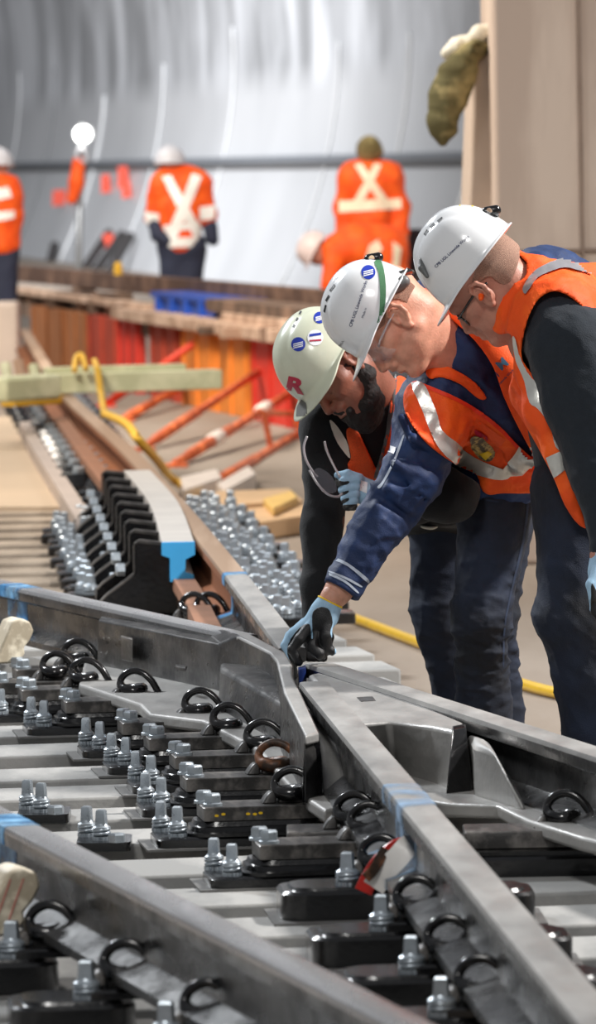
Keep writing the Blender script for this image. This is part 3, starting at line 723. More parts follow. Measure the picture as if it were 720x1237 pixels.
def text_on(s, x, y, ang, size, bvh, m, parent, name='lettering', bold=0., off=.0012, aspect=1.):
    cu = bpy.data.curves.new('t', 'FONT'); cu.body = s; cu.size = 1; cu.align_x = 'CENTER'; cu.align_y = 'CENTER'; cu.resolution_u = 3; cu.offset = bold
    o = bpy.data.objects.new('t', cu); C.objects.link(o); dg = bpy.context.evaluated_depsgraph_get(); me = bpy.data.meshes.new_from_object(o.evaluated_get(dg))
    C.objects.unlink(o); bpy.data.objects.remove(o); bm = bmesh.new(); bm.from_mesh(me); bpy.data.meshes.remove(me)
    for ax_ in (0, 1):
        st_ = 3.0/size; lo_ = min(v.co[ax_] for v in bm.verts); hi_ = max(v.co[ax_] for v in bm.verts); q_ = lo_+st_*.5
        while q_ < hi_:
            no_ = (1, 0, 0) if ax_ == 0 else (0, 1, 0); bmesh.ops.bisect_plane(bm, geom=bm.verts[:]+bm.edges[:]+bm.faces[:], plane_co=(q_, q_, 0), plane_no=no_, dist=1e-5); q_ += st_
    bmesh.ops.triangulate(bm, faces=[f_ for f_ in bm.faces if len(f_.verts) > 4])
    c, s_ = math.cos(ang), math.sin(ang)
    for v in bm.verts: a, b = v.co.x*size*aspect, v.co.y*size; v.co = (x+a*c+b*s_, y+a*s_-b*c, 0)   # y grows downwards in the picture
    return _lay(name, bm, bvh, m, parent, off, 0)

# ---------- cloth, skin and helmet materials ----------
skin = mat('skin', (206, 150, 124), .5, 0, .12, 22, .25, 160, rgb2=(216, 158, 134), mix=(.35, .7))
skin.node_tree.nodes['Principled BSDF'].inputs['Subsurface Weight'].default_value = .12
skin.node_tree.nodes['Principled BSDF'].inputs['Subsurface Radius'].default_value = (.01, .004, .002)
skin3 = mat('older_skin', (184, 128, 108), .5, 0, .14, 22, .25, 160); skin1 = mat('tanned_skin', (140, 90, 72), .5, 0, .14, 22, .25, 160)
hairm = mat('short_brown_hair', (138, 102, 84), .8, 0, .18, 500, .8, 700, rgb2=(158, 118, 98), mix=(.4, .6)); hair3 = mat('cropped_grey_hair', (158, 122, 104), .8, 0, .12, 500, .6, 700, rgb2=(176, 140, 120))
beardm = mat('dark_beard', (26, 20, 18), .75, 0, .4, 90, 1.0, 120)
orange = mat('orange_hi_vis_cloth', (253, 86, 8), .7, 0, .06, 9, .3, 240, rgb2=(255, 98, 14))
orange_m = mat('orange_mesh_cloth', (240, 88, 28), .7, 0, .15, 300, .6, 600)
navy = mat('navy_jacket_cloth', (18, 43, 86), .68, 0, .12, 9, .3, 300, rgb2=(24, 52, 98))
blackc = mat('black_fleece', (15, 17, 20), .9, 0, .2, 30, .4, 300, sheen=.08); blackc3 = mat('charcoal_fleece', (25, 33, 42), .9, 0, .12, 60, .4, 300, sheen=.08)
denim = mat('dark_blue_denim', (12, 17, 28), .8, 0, .25, 5, .45, 420, rgb2=(26, 38, 60), mix=(.35, .75))
helm = mat('white_helmet_plastic', (232, 234, 236), .2, 0, .02, 4, 0, coat=.5); helmo = mat('ivory_helmet_plastic', (206, 210, 188), .3, 0, .06, 14, .05, 60, coat=.3)
refl = mat('silver_reflective_tape', (206, 206, 200), .32, .35, .08, 30, .25, 90); reflg = mat('grey_reflective_tape', (176, 174, 178), .3, .5, .08, 30, .2, 90)
glove_b = mat('pale_blue_knit_glove', (160, 196, 222), .8, 0, .06, 60, .4, 500); glove_k = mat('black_nitrile_coating', (16, 17, 19), .5, 0, .2, 40, .4, 300)
yel = mat('yellow_knit_edge', (240, 200, 30), .7); stitch = mat('white_stitching', (180, 190, 205), .7); dkplastic = mat('black_plastic', (14, 14, 15), .25, coat=.4)
greyp = mat('grey_plastic', (96, 98, 98), .45); green = mat('green_strap', (62, 112, 76), .7, bump=.4, bscale=400); white_t = mat('white_shirt', (226, 222, 206), .8, bump=.2, bscale=200)
ink = mat('dark_blue_ink', (44, 54, 96), .5); blue_s = mat('blue_sticker', (38, 60, 168), .35); white_s = mat('white_sticker', (236, 238, 242), .35); red_s = mat('red_sticker', (178, 28, 62), .4); yel_s = mat('yellow_sticker', (240, 206, 40), .4); green_s = mat('green_sticker', (60, 160, 110), .4)
dark_s = mat('dark_vent', (22, 24, 26), .6); tape = mat('grey_duct_tape', (84, 84, 80), .5)
lensm = bpy.data.materials.new('clear_lens'); lensm.use_nodes = True
_b = lensm.node_tree.nodes['Principled BSDF']; _b.inputs['Base Color'].default_value = (.8, .8, .82, 1); _b.inputs['Roughness'].default_value = .05; _b.inputs['Alpha'].default_value = .11; _b.inputs['Coat Weight'].default_value = 1
clearm = mat('clear_plastic_arm', (200, 196, 200), .1, alpha=.55, coat=.8)

def frame(org, Fd, Ud):
    Fd = Vector(cv(*Fd)).normalized(); Ud = Vector(cv(*Ud)); Ud = (Ud-Fd*Ud.dot(Fd)).normalized(); S = Ud.cross(Fd)
    M_ = Matrix.Identity(4)
    for i in range(3): M_[i][0] = Fd[i]; M_[i][1] = S[i]; M_[i][2] = Ud[i]; M_[i][3] = org[i]
    return M_
def head_field(f, M_, sc=1.08, nose=1., chin=1., mouth=True):
    R = np.array(M_.to_3x3()); P = lambda x, y, z: np.array(M_ @ Vector((x*sc, y*sc, z*sc)))
    E_ = lambda c, r, k=.015, op='add': f.ell(P(*c), R, [q*sc for q in r], k, op)
    E_((-.008, 0, .045), (.100, .077, .084)); E_((.030, 0, -.015), (.060, .063, .082), .03); E_((.036, 0, -.058), (.052, .052, .044), .025)
    f.cap(P(.083, -.012, -.084), P(.083, .012, -.084), .0175*sc*chin, k=.025)
    for s in (-1, 1):
        f.cap(P(.0, s*.052, -.045), P(.066, s*.016, -.084), .018*sc, .016*sc, .025)
        f.cap(P(.050, s*.050, -.004), P(.072, s*.036, -.012), .018*sc, .016*sc, .02)
        f.cap(P(.030, s*.046, -.05), P(.062, s*.028, -.05), .018*sc, .018*sc, .02)
    f.cap(P(.079, -.036, .030), P(.079, .036, .030), .014*sc, k=.015)
    for s in (-1, 1):
        E_((.096, s*.031, .006), (.014, .017, .012), .008, 'sub'); E_((.074, s*.031, .006), (.0145, .014, .0125), .003)
        f.cap(P(.086, s*.020, .013), P(.080, s*.044, .010), .0035*sc, k=.004)
    f.cap(P(.090, 0, .018), P(.112*nose, 0, -.020), .009*sc, .0115*sc, .012)
    for s in (-1, 1):
        f.cap(P(.094, s*.012, -.025), P(.104, s*.010, -.027), .0085*sc, .008*sc, .006); f.cap(P(.106, s*.006, -.040), P(.103, s*.006, -.030), .0032*sc, k=.002, op='sub')
    f.cap(P(.094, -.018, -.040), P(.099, .0, -.043), .0095*sc, k=.01); f.cap(P(.099, .0, -.043), P(.094, .018, -.040), .0095*sc, k=.01); f.cap(P(.096, -.014, -.059), P(.096, .014, -.059), .0092*sc, k=.01)
    f.cap(P(.109, -.026, -.051), P(.109, .026, -.051), .0045*sc, k=.003, op='sub'); f.cap(P(.103, -.012, -.070), P(.103, .012, -.070), .006*sc, k=.008, op='sub')
    for s in (-1, 1):   # ears: rim, lobe, hollow
        Q = [P(*p) for p in ((.012, s*.073, .006), (.012, s*.080, .024), (.0, s*.085, .034), (-.014, s*.088, .028), (-.020, s*.088, .010), (-.016, s*.086, -.006), (-.004, s*.081, -.018), (.006, s*.077, -.028), (.010, s*.073, -.018))]
        E_((-.003, s*.076, .003), (.018, .007, .030), .006)
        f.chain(Q, [.0048*sc]*8+[.006*sc], .004)
        f.chain([P(-.004, s*.083, .020), P(-.010, s*.084, .006), P(-.004, s*.082, -.008)], [.003*sc]*3, .004)
        f.cap(P(.006, s*.074, -.022), P(.004, s*.076, -.029), .008*sc, .006*sc, .006)
        E_((.006, s*.084, .0), (.008, .006, .010), .004, 'sub'); f.cap(P(.013, s*.077, -.004), P(.012, s*.077, .004), .005*sc, k=.004)
    return P
# helmet: dome, ridges, rim lip and peak
def helmet(M_, m, parent, ax=.128, ay=.108, hz=.142, zr=.047, peak=.045, x0=.0, sc=1.):
    na, ne = 96, 22; rows = []
    def pt(a, e, off=0.):
        ca, sa = math.cos(a), math.sin(a); ce, se = math.cos(e), math.sin(e); p = 2.25
        r = 1/((abs(ca)/(ax+off))**p+(abs(sa)/(ay+off))**p)**(1/p)
        rr = r*max(ce, 0)**(.86); z = (hz+off)*se**(.95) if se > 0 else 0
        x, y = rr*ca, rr*sa
        b = 0
        if off >= 0:
            t = abs(y)/.030; fade = min(1, max(0, (e-.18)/.35))
            b = .0045*fade*(1/(1+t**6))                                   # raised crest
            g = math.exp(-((abs(y)-.046)/.006)**2)*fade*(.0022 if x > -.03 else .001); b -= g
        k = 1+b/.12
        return Vector((x0+x*k, y*k, zr+z*k))
    es = [math.pi/2*(1-i/ne) for i in range(ne+1)]
    def lipv(a, out, dz):
        ca = math.cos(a); fr = max(0, ca)**1.0; pk = peak*(1/(1+math.exp(-(ca-.55)*11)))
        b = pt(a, 0); d = Vector((math.cos(a), math.sin(a), 0)).normalized(); o_ = .008+pk
        return b+d*o_*out+Vector((0, 0, dz-.010*out*(.4+pk/peak*1.1)))
    for e in es[1:]: rows.append([pt(2*math.pi*i/na, e) for i in range(na)])
    for out, dz in ((.15, -.002), (.55, -.002), (.92, -.001), (1.0, -.0025), (.97, -.005), (.5, -.006), (0., -.006)): rows.append([lipv(2*math.pi*i/na, out, dz) for i in range(na)])
    for e in es[::-1][:-1]: rows.append([pt(2*math.pi*i/na, e, -.004) for i in range(na)])
    V = [v for r_ in rows for v in r_]; V = [pt(0, math.pi/2)]+V+[pt(0, math.pi/2, -.004)]; Fc = []
    for k in range(len(rows)-1):
        for i in range(na): Fc.append((1+k*na+i, 1+k*na+(i+1) % na, 1+(k+1)*na+(i+1) % na, 1+(k+1)*na+i))
    last = len(V)-1
    for i in range(na): Fc.append((0, 1+(i+1) % na, 1+i)); b = 1+(len(rows)-1)*na; Fc.append((last, b+i, b+(i+1) % na))
    o = mk('safety_helmet', [M_ @ (v*sc) for v in V], Fc, m, None, smooth='all'); setin(o, parent); return o
def local_mesh(name, part, M_, m, parent, smooth=True, sc=1., bevel=0):
    o = mk(name, [M_ @ (Vector(v)*sc) for v in part[0]], part[1], m, None, smooth=smooth, bevel=bevel); setin(o, parent); return o
def joinobj(name, objs, m, parent):
    """one mesh out of several overlapping closed surfaces"""
    V = []; Q = []
    for a, b in objs: Q.append(b+sum(len(x) for x in V)); V.append(a)
    return rawmesh(name, np.concatenate(V), np.concatenate(Q), m, parent)
# ================= the three inspectors =================
def JN(D): return lambda x, y, w=0.: np.array(Pd(x, y, D+w))
def fieldV(f): return nets(f.F, f.lo, f.h)
def limb_hand(f, P, curl, s=1.): pass
ground_z = .02
# ---------------- man 2 : middle, reaching down to the rail ----------------
def man_middle():
    D = 16.0; J = JN(D); foot = Pd(585, 990, D+.25)
    root = empty('person', (foot.x, foot.y, 0), 0, 'man in navy jacket and open orange vest reaching a gloved hand down to the rail', 'person')
    HM = frame(J(481, 386, -.20), (-.46, -.88, -.06), (-.88, .47, .0))
    neck = J(548, 428, -.08)
    # head and neck, fine
    hf = Field.around([J(400, 300, -.4), J(575, 480, .1)], .02, .0028)
    P = head_field(hf, HM, 1.12)
    hf.cap(P(-.03, 0, -.03), neck, .064, .074, .03); hf.cap(P(.0, 0, -.05), J(548, 445, -.10), .048, .06, .03)
    # body, coarse
    sR, sL = J(522, 492, -.10), J(652, 372, .0); hip = J(598, 598, .20); chest = J(590, 460, .0)
    bf = Field.around([J(470, 280, -.25), J(700, 640, .55), J(395, 740, -.35)], .03, .0075)
    tb = lambda f, e=0.: (f.cap(sR, sL, .075+e, .08+e, .05), f.cap(J(565, 455, -.02), J(640, 400, .05), .13+e, .135+e, .05), f.cap(J(590, 470, .02), J(600, 560, .14), .150+e, .118+e, .06), f.cap(J(598, 580, .16), J(606, 590, .24), .108+e, .108+e, .05))
    tb(bf, -.03); arm = [J(522, 500, -.12), J(492, 575, -.16), J(452, 642, -.19), J(410, 712, -.22), J(396, 732, -.225)]
    bf.chain(arm, [.055, .05, .045, .030, .027], .03); bf.cap(neck, chest, .07, .09, .05)
    bf.chain([sL, J(700, 480, .1), J(690, 570, .0)], [.055, .045, .035], .03)
    legs = [[J(600, 610, .14), J(581, 745, .08), J(584, 860, .16), J(584, 985, .20)], [J(606, 612, .34), J(590, 745, .30), J(600, 860, .36), J(604, 975, .40)]]
    lf = Field.around([J(520, 560, -.1), J(680, 1010, .6)], .03, .0075)
    for L_ in legs: lf.chain(L_, [.085, .062, .055, .04], .02)
    lf.cap(L_[-1], L_[-1]+np.array((-.1, -.02, -.03)), .04, .035, .02)
    hand = hand_rail(J)
    joinobj('body', [fieldV(hf), fieldV(bf), fieldV(lf), hand['skin']], skin, root)
    # wrist in view
    # jeans
    jf = Field.around([J(500, 540, -.2), J(720, 1000, .7)], .03, .0055)
    jf.cap(J(598, 596, .20), J(598, 625, .22), .104, .104, .03)
    R = [[.100, .078, .074, .072], [.095, .078, .072, .070]]
    for L_, r_ in zip(legs, R): jf.chain(L_, r_, .03)
    kneeB = lambda A: .35+1.0*np.exp(-((A[:, 2]-Pd(580, 780, D).z)/.16)**2)
    jf.folds(.0075, 26, 4, (1, 1, 1.7), kneeB); jf.folds(.003, 70, 9, (1, 1, 1.4))
    jf.halfspace(J(600, 975, .2), (0, 0, -1)); jeans = jf.mesh('jeans', denim, root)
    bj = bvh_of(jeans)
    decal('side_seam', [(637, 600), (639, 600), (634, 650), (612, 745), (609, 800), (607, 800), (610, 745), (631, 650)], bj, stitch_d, root, .001, 8)
    decal('pocket_edge', [(560, 592), (562, 590), (575, 600), (600, 605), (600, 607), (574, 602)], bj, stitch_d, root, .001, 8)
    # boots
    for L_ in legs:
        a = L_[-1].copy(); bo = Field.around([a+np.array((-.25, -.12, -.1)), a+np.array((.1, .12, .12))], .02, .008)
        a[2] = .06; bo.cap(a+np.array((.02, 0, 0)), a+np.array((-.16, -.02, -.01)), .055, .048, .03); bo.cap(a, a+np.array((0, 0, .09)), .05, .055, .02); bo.halfspace((0, 0, .006), (0, 0, -1))
        bo.mesh('boot', dkplastic, root)
    # jacket: torso and reaching sleeve, other arm behind the nearer man
    kf = Field.around([J(470, 270, -.35), J(745, 660, .55), J(395, 750, -.40)], .04, .0055)
    tb(kf, .012); kf.cap(J(548, 440, -.05), J(575, 455, -.02), .095, .12, .04)
    sl = [J(524, 506, -.12), J(498, 575, -.16), J(455, 640, -.19), J(413, 709, -.22)]
    kf.chain(sl, [.098, .086, .068, .058], .03); kf.chain([sL, J(700, 480, .1), J(690, 570, .0)], [.08, .065, .05], .03)
    kf.cap(sR, sL, .09, .095, .05); kf.cap(J(655, 352, .20), J(724, 384, .32), .125, .13, .05)
    A = np.array(sl[1]); 
    arm_m = lambda Q: np.clip(1.1-np.linalg.norm((Q-np.array(sl[0]))*np.array((1, .3, 1)), axis=1)*.9, .35, 1)
    lapel = [(520, 366, -.10), (540, 386, -.15), (565, 412, -.185), (590, 446, -.20), (610, 490, -.19), (636, 545, -.13)]
    kf.chain([J(*p) for p in [(510, 350, -.06), (528, 372, -.10), (555, 405, -.15), (572, 440, -.16), (600, 500, -.15), (630, 548, -.10)]], [.035, .04, .045, .05, .05, .04], .03)
    kf.folds(.011, 20, 21, (1.5, 1, 1.0), arm_m); kf.folds(.004, 55, 8)
    # hand-placed folds at the elbow and armpit
    for a, b, r_ in (((478, 560), (520, 588), .014), ((470, 590), (505, 612), .012), ((455, 612), (490, 640), .011), ((500, 530), (546, 552), .014), ((486, 505), (500, 540), .012)):
        kf.cap(J(*a, -.245), J(*b, -.20), r_, r_*.6, .022)
    for a, b in (((474, 575), (512, 600)), ((462, 602), (498, 628)), ((492, 545), (530, 570))): kf.cap(J(*a, -.25), J(*b, -.215), .006, .004, .018, op='sub')
    end = J(410, 713, -.22); dr = (J(413, 709, -.22)-J(455, 640, -.19)); kf.halfspace(end, dr)
    kf.cap(J(430, 682, -.206), J(396, 738, -.235), .036, .036, .004, op='sub')
    kf.ell(J(524, 395, -.12), None, (.07, .09, .06), .02, 'sub')
    hd = Field.__new__(Field)
    jacket = kf.mesh('jacket', navy, root); bk = bvh_of(jacket)
    decal('cuff_stitching', [(396, 674), (398, 671), (420, 680), (441, 696), (446, 702), (444, 704), (420, 684)], bk, stitch, root, .001, 4)
    decal('cuff_stitching', [(393, 693), (394, 691), (416, 700), (432, 714), (431, 716), (415, 703)], bk, stitch, root, .001, 4)
    decal('cuff_stitching', [(399, 690), (418, 697), (436, 707), (435, 709), (417, 699.5), (399, 692)], bk, stitch, root, .001, 4)
    decal('pocket_stitching', [(486, 528), (488, 529), (478, 556), (465, 582), (459, 590), (456, 588), (463, 580), (476, 554)], bk, stitch, root, .001, 4)
    decal('sleeve_tag', [(469, 537), (479, 541), (476, 549), (467, 545)], bk, white_s, root, .002, 3, False)
    uf = Field.around([J(500, 520, -.25), J(600, 650, .2)], .03, .006); uf.cap(J(545, 552, .02), J(544, 597, -.01), .078, .078, .02); uf.cap(J(530, 560, -.02), J(524, 602, .0), .06, .06, .03); uf.folds(.005, 22, 88); uf = cut_by(uf, [[(480, 560), (512, 536), (545, 563), (578, 584), (584, 600), (580, 620), (560, 635), (505, 640), (480, 620)]], D); uf.mesh('fleece', blackc, root)
    # high-visibility vest
    vf = grown(kf, 0); vf.F = kf.F.copy()-.012; vf.folds(.005, 28, 33); vf.F = np.minimum(vf.F, kf.F-.005)
    lf_ = Field.__new__(Field); lf_.__dict__.update(vf.__dict__); vf.chain([J(x+18, y-4, w) for x, y, w in lapel], [.040, .046, .052, .056, .056, .045], .02)
    low = [(488, 474), (500, 460), (514, 464), (556, 482), (596, 508), (628, 540), (652, 562), (672, 590), (640, 596), (606, 596), (592, 598), (582, 592), (576, 574), (560, 566), (536, 552), (510, 530), (490, 500)]
    upp = [(506, 352), (524, 364), (546, 386), (574, 412), (596, 444), (608, 478), (628, 520), (652, 562), (676, 592), (712, 560), (740, 420), (735, 326), (690, 318), (650, 312), (622, 300), (600, 300), (560, 330)]
    strap = [(514, 450), (520, 442), (534, 440), (556, 450), (574, 462), (588, 480), (578, 482), (556, 464), (532, 456), (520, 458)]
    vf = cut_by(vf, [low, upp, strap], D, None)
    vest = vf.mesh('vest', orange, root); bv = bvh_of(vest)
    edge = [(500, 461), (514, 465), (556, 483), (596, 509), (628, 541), (652, 563), (650, 566), (626, 544), (595, 513), (555, 487), (513, 469), (499, 465)]
    redtrim = mat('red_orange_piping', (250, 60, 22), .6)
    decal('piping', edge, bv, redtrim, root, .002, 6); decal('piping', [(520, 366), (524, 365), (546, 387), (574, 413), (596, 445), (608, 479), (628, 521), (652, 563), (648, 563), (624, 522), (604, 480), (592, 448), (571, 417), (543, 391)], bv, redtrim, root, .002, 6)
    bb = bvh_of(vest, jacket)
    decal('reflective_band', [(497, 463), (511, 464), (519, 478), (528, 500), (534, 520), (550, 534), (574, 552), (604, 565), (618, 568), (612, 578), (590, 577), (560, 566), (538, 550), (524, 532), (512, 500)], bv, refl, root, .003, 4)
    decal('reflective_patch', [(632, 531), (651, 546), (646, 560), (630, 573), (612, 574), (606, 567), (620, 550)], bv, refl, root, .0055, 3, False)
    decal('pocket', [(576, 505), (611, 531), (590, 559), (564, 534)], bv, mat('orange_pocket_cloth', (238, 84, 18), .6, bump=.3, bscale=200), root, .0022, 5, False)
    decal('pocket_badge', [(566, 532), (574, 525), (586, 530), (598, 545), (592, 556), (580, 552)], bv, mat('dull_badge', (110, 100, 80), .5, 0, .4, 60, .5, 90, rgb2=(180, 160, 100)), root, .006, 3)
    decal('pocket_badge', [(580, 546), (589, 543), (594, 547), (588, 554)], bv, MATS['yellow_sticker'], root, .008, 3, False)
    decal('pocket_badge', [(576, 518), (590, 527), (588, 532), (575, 523)], bv, red_s, root, .004, 3)
    text_on('M', 607, 440, math.radians(-42), 17, bv, mat('teal_print', (70, 120, 150), .5), root, 'logo_letter', .02)
    text_on('|', 598, 449, math.radians(-42), 15, bv, MATS['dark_blue_ink'], root, 'logo_bar')
    text_on('CPB UGL Linewide Works', 605, 462, math.radians(-46), 4.2, bv, ink, root, 'vest_lettering', .01)
    # hair
    hh = Field.around([J(400, 300, -.4), J(575, 480, .1)], .02, .0035); hh.ell(P(-.008, 0, .045), np.array(HM.to_3x3()), [.103*1.12, .0795*1.12, .086*1.12], 0)
    hh = cut_by(hh, [[(455, 335), (490, 338), (506, 350), (516, 364), (508, 376), (498, 378), (492, 368), (480, 362), (470, 366), (466, 378), (466, 398), (462, 408), (456, 404), (452, 380)]], D-.2); hh.mesh('hair', hairm, root)
    # helmet
    hel = helmet(HM, helm, root, .125, .114, .146, .046, .050, x0=.008)
    bh = bvh_of(hel)
    decal('head_strap', [(452, 317), (461, 317), (466, 345), (464, 380), (457, 408), (453, 408), (458, 380), (459, 350), (457, 330)], bh, green, root, .002, 4)
    decal('vent', [(398, 351), (404, 343), (405.5, 345), (400, 353)], bh, dark_s, root, .0012, 2, False); decal('vent', [(393, 363), (397, 356), (399, 358), (395, 365)], bh, dark_s, root, .0012, 2, False); decal('vent', [(391, 376), (393, 368), (395, 369), (393, 378)], bh, dark_s, root, .0012, 2, False)
    th = math.radians(-71)
    text_on('CPB UGL Linewide Works', 433, 367, th, 5.3, bh, ink, root, 'helmet_lettering', .012)
    text_on('Made in', 440, 378, th, 4.0, bh, ink, root, 'helmet_small_print'); text_on('MSA', 413, 415, math.radians(-60), 4.5, bh, MATS['grey_plastic'], root, 'helmet_small_print')
    sticker(bh, 445, 329, 8.5, blue_s, white_s, root)
    # lamp bracket and ratchet buckle
    local_lamp(HM, (452, 312), D-.2, root)
    bx = Field.around([J(465, 325, -.35), J(500, 365, -.1)], .01, .003); bx.cap(J(474, 349, -.27), J(488, 340, -.27), .017, .016, .0); bx.ell(J(481, 346, -.295), None, (.011, .008, .009), .004, 'sub'); bx.mesh('ratchet_buckle', greyp, root)
    local_mesh('head_band', tube([P(-.085, .055, .045), P(-.104, .03, .03), P(-.108, 0, .022), P(-.104, -.03, .03), P(-.085, -.055, .045)], .008, 8), Matrix.Identity(4), dkplastic, root)
    # glasses
    g = empty('g'); C.objects.unlink(g); bpy.data.objects.remove(g)
    arm_ = tube([HM @ Vector(p) for p in ((-.010, .090, .016), (.03, .088, .018), (.075, .078, .016), (.09, .070, .012))], .0032, 8)
    glasses = mk('safety_glasses', *arm_, clearm, None, smooth='all'); setin(glasses, root)
    Ls = []
    for i in range(9):
        a = math.radians(-62+124*i/8); x, y = .050+.072*math.cos(a), .082*math.sin(a)
        Ls.append([HM @ Vector((x-.004, y, .030)), HM @ Vector((x+.004, y, .010)), HM @ Vector((x, y, -.014)), HM @ Vector((x-.008, y, -.030)), HM @ Vector((x-.0095, y*.985, -.030)), HM @ Vector((x-.002, y*.985, -.014)), HM @ Vector((x+.002, y*.985, .010)), HM @ Vector((x-.006, y*.985, .030))])
    l = mk('lens', *loft(Ls), lensm, None, smooth=True); l.parent = glasses; l.matrix_parent_inverse = (root.matrix_basis @ glasses.matrix_parent_inverse).inverted()
    return root, hand
def sticker(bh, x, y, r, mo, mi, root, stripes=True):
    decal('round_sticker', [(x+r*math.cos(a), y+r*math.sin(a)) for a in [2*math.pi*i/14 for i in range(14)]], bh, mo, root, .0012, 4)
    if stripes:
        for k in (-.22, .05, .32):
            c, s = math.cos(-.25), math.sin(-.25); w = r*.7
            decal('sticker_stripe', [(x-w*c, y+k*r-w*s), (x+w*c, y+k*r+w*s), (x+w*c, y+k*r+w*s+1.3), (x-w*c, y+k*r-w*s+1.3)], bh, mi, root, .002, 3, False)
def local_lamp(HM, pxy, D, root):
    x, y = pxy; J = JN(D); f = Field.around([J(x-14, y-12, -.06), J(x+14, y+14, .06)], .01, .0022)
    f.cap(J(x-6, y+1, -.01), J(x+5, y-1, -.01), .013, .013, 0); f.cap(J(x-3, y, -.04), J(x-3, y, .04), .0075, .0075, .002, op='sub'); f.cap(J(x-7, y+5, 0), J(x+6, y+5, 0), .006, .006, .005)
    f.mesh('lamp_bracket', dkplastic, root)
stitch_d = mat('faded_seam', (34, 47, 70), .8)

def glove_hand(D, palm, fingers, name_root, cuff, black_polys, back_w=0.):
    pass
def hand_rail(J):
    """left glove pressed on the rail: joints in pixels with depth offsets"""
    w0 = -.23; d = {}
    J2 = lambda x, y, w=0: J(x, y, w0+w)
    h = .0022
    chains = {'index': [(378, 752, -.01), (362, 772, -.022), (353, 785, -.02), (361, 800, -.018)],
              'middle': [(386, 757, .0), (378, 779, -.02), (386, 790, -.028), (376, 783, -.02)],
              'ring': [(392, 760, .01), (396, 783, -.005), (388, 792, -.015), (380, 788, -.012)],
              'little': [(368, 752, .03), (350, 768, .035), (344, 780, .02), (352, 794, .01)],
              'thumb': [(396, 748, -.012), (394, 768, -.022), (393, 783, -.014), (402, 787, -.01)]}
    rad = {'index': [.0125, .0115, .0105, .0085], 'middle': [.0125, .0115, .0105, .009], 'ring': [.012, .011, .010, .0085], 'little': [.012, .011, .010, .008], 'thumb': [.0145, .0135, .0115, .009]}
    def build(e, hh, only=None, wrist=True):
        f = Field.around([J2(330, 690, -.09), J2(425, 815, .09)], .01, hh)
        if wrist:
            f.cap(J2(402, 720), J2(391, 744), .031+e, .034+e, .01, flat=(cv(0, 0, 1), .85)); f.cap(J2(391, 742), J2(376, 762, .01), .036+e, .030+e, .012, flat=(cv(0, 0, 1), .75)); f.cap(J2(388, 750), J2(356, 766, .025), .026+e, .018+e, .012)
        for n, c in chains.items():
            if only and n not in only: continue
            f.chain([J2(*p) for p in c], [r+e for r in rad[n]], .004)
        return f
    sk = build(-.003, .003); sk.cap(J2(415, 705, .01), J2(402, 722), .029, .028, .01); d['skin'] = fieldV(sk)
    d['build'] = build; d['J2'] = J2; return d
def gloves_rail(root, d):
    J2 = d['J2']; b = d['build'](.0005, .0022); b.halfspace(J2(397, 726), J2(404, 716)-J2(396, 732)); gl = b.mesh('glove', glove_b, root)
    k = d['build'](.0022, .0022, None)
    k = cut_by(k, [[(378, 739), (388, 733), (398, 737), (402, 752), (399, 764), (404, 780), (403, 792), (386, 799), (362, 806), (349, 796), (348, 778), (362, 758), (374, 754), (376, 770), (378, 771), (377, 754)]], 15.77, .03)
    k.mesh('palm_coating', glove_k, root)
    e = Field.around([J2(375, 700, -.06), J2(415, 745, .06)], .01, .0022); e.cap(J2(402, 720), J2(391, 744), .0335, .036, 0, flat=(cv(0, 0, 1), .85)); e.halfspace(J2(396.5, 727.2), J2(396, 732)-J2(404, 716) if False else -(J2(404, 716)-J2(396, 732))); e.halfspace(J2(397.6, 725.2), J2(404, 716)-J2(396, 732))
    e.mesh('glove_edge', yel, root)

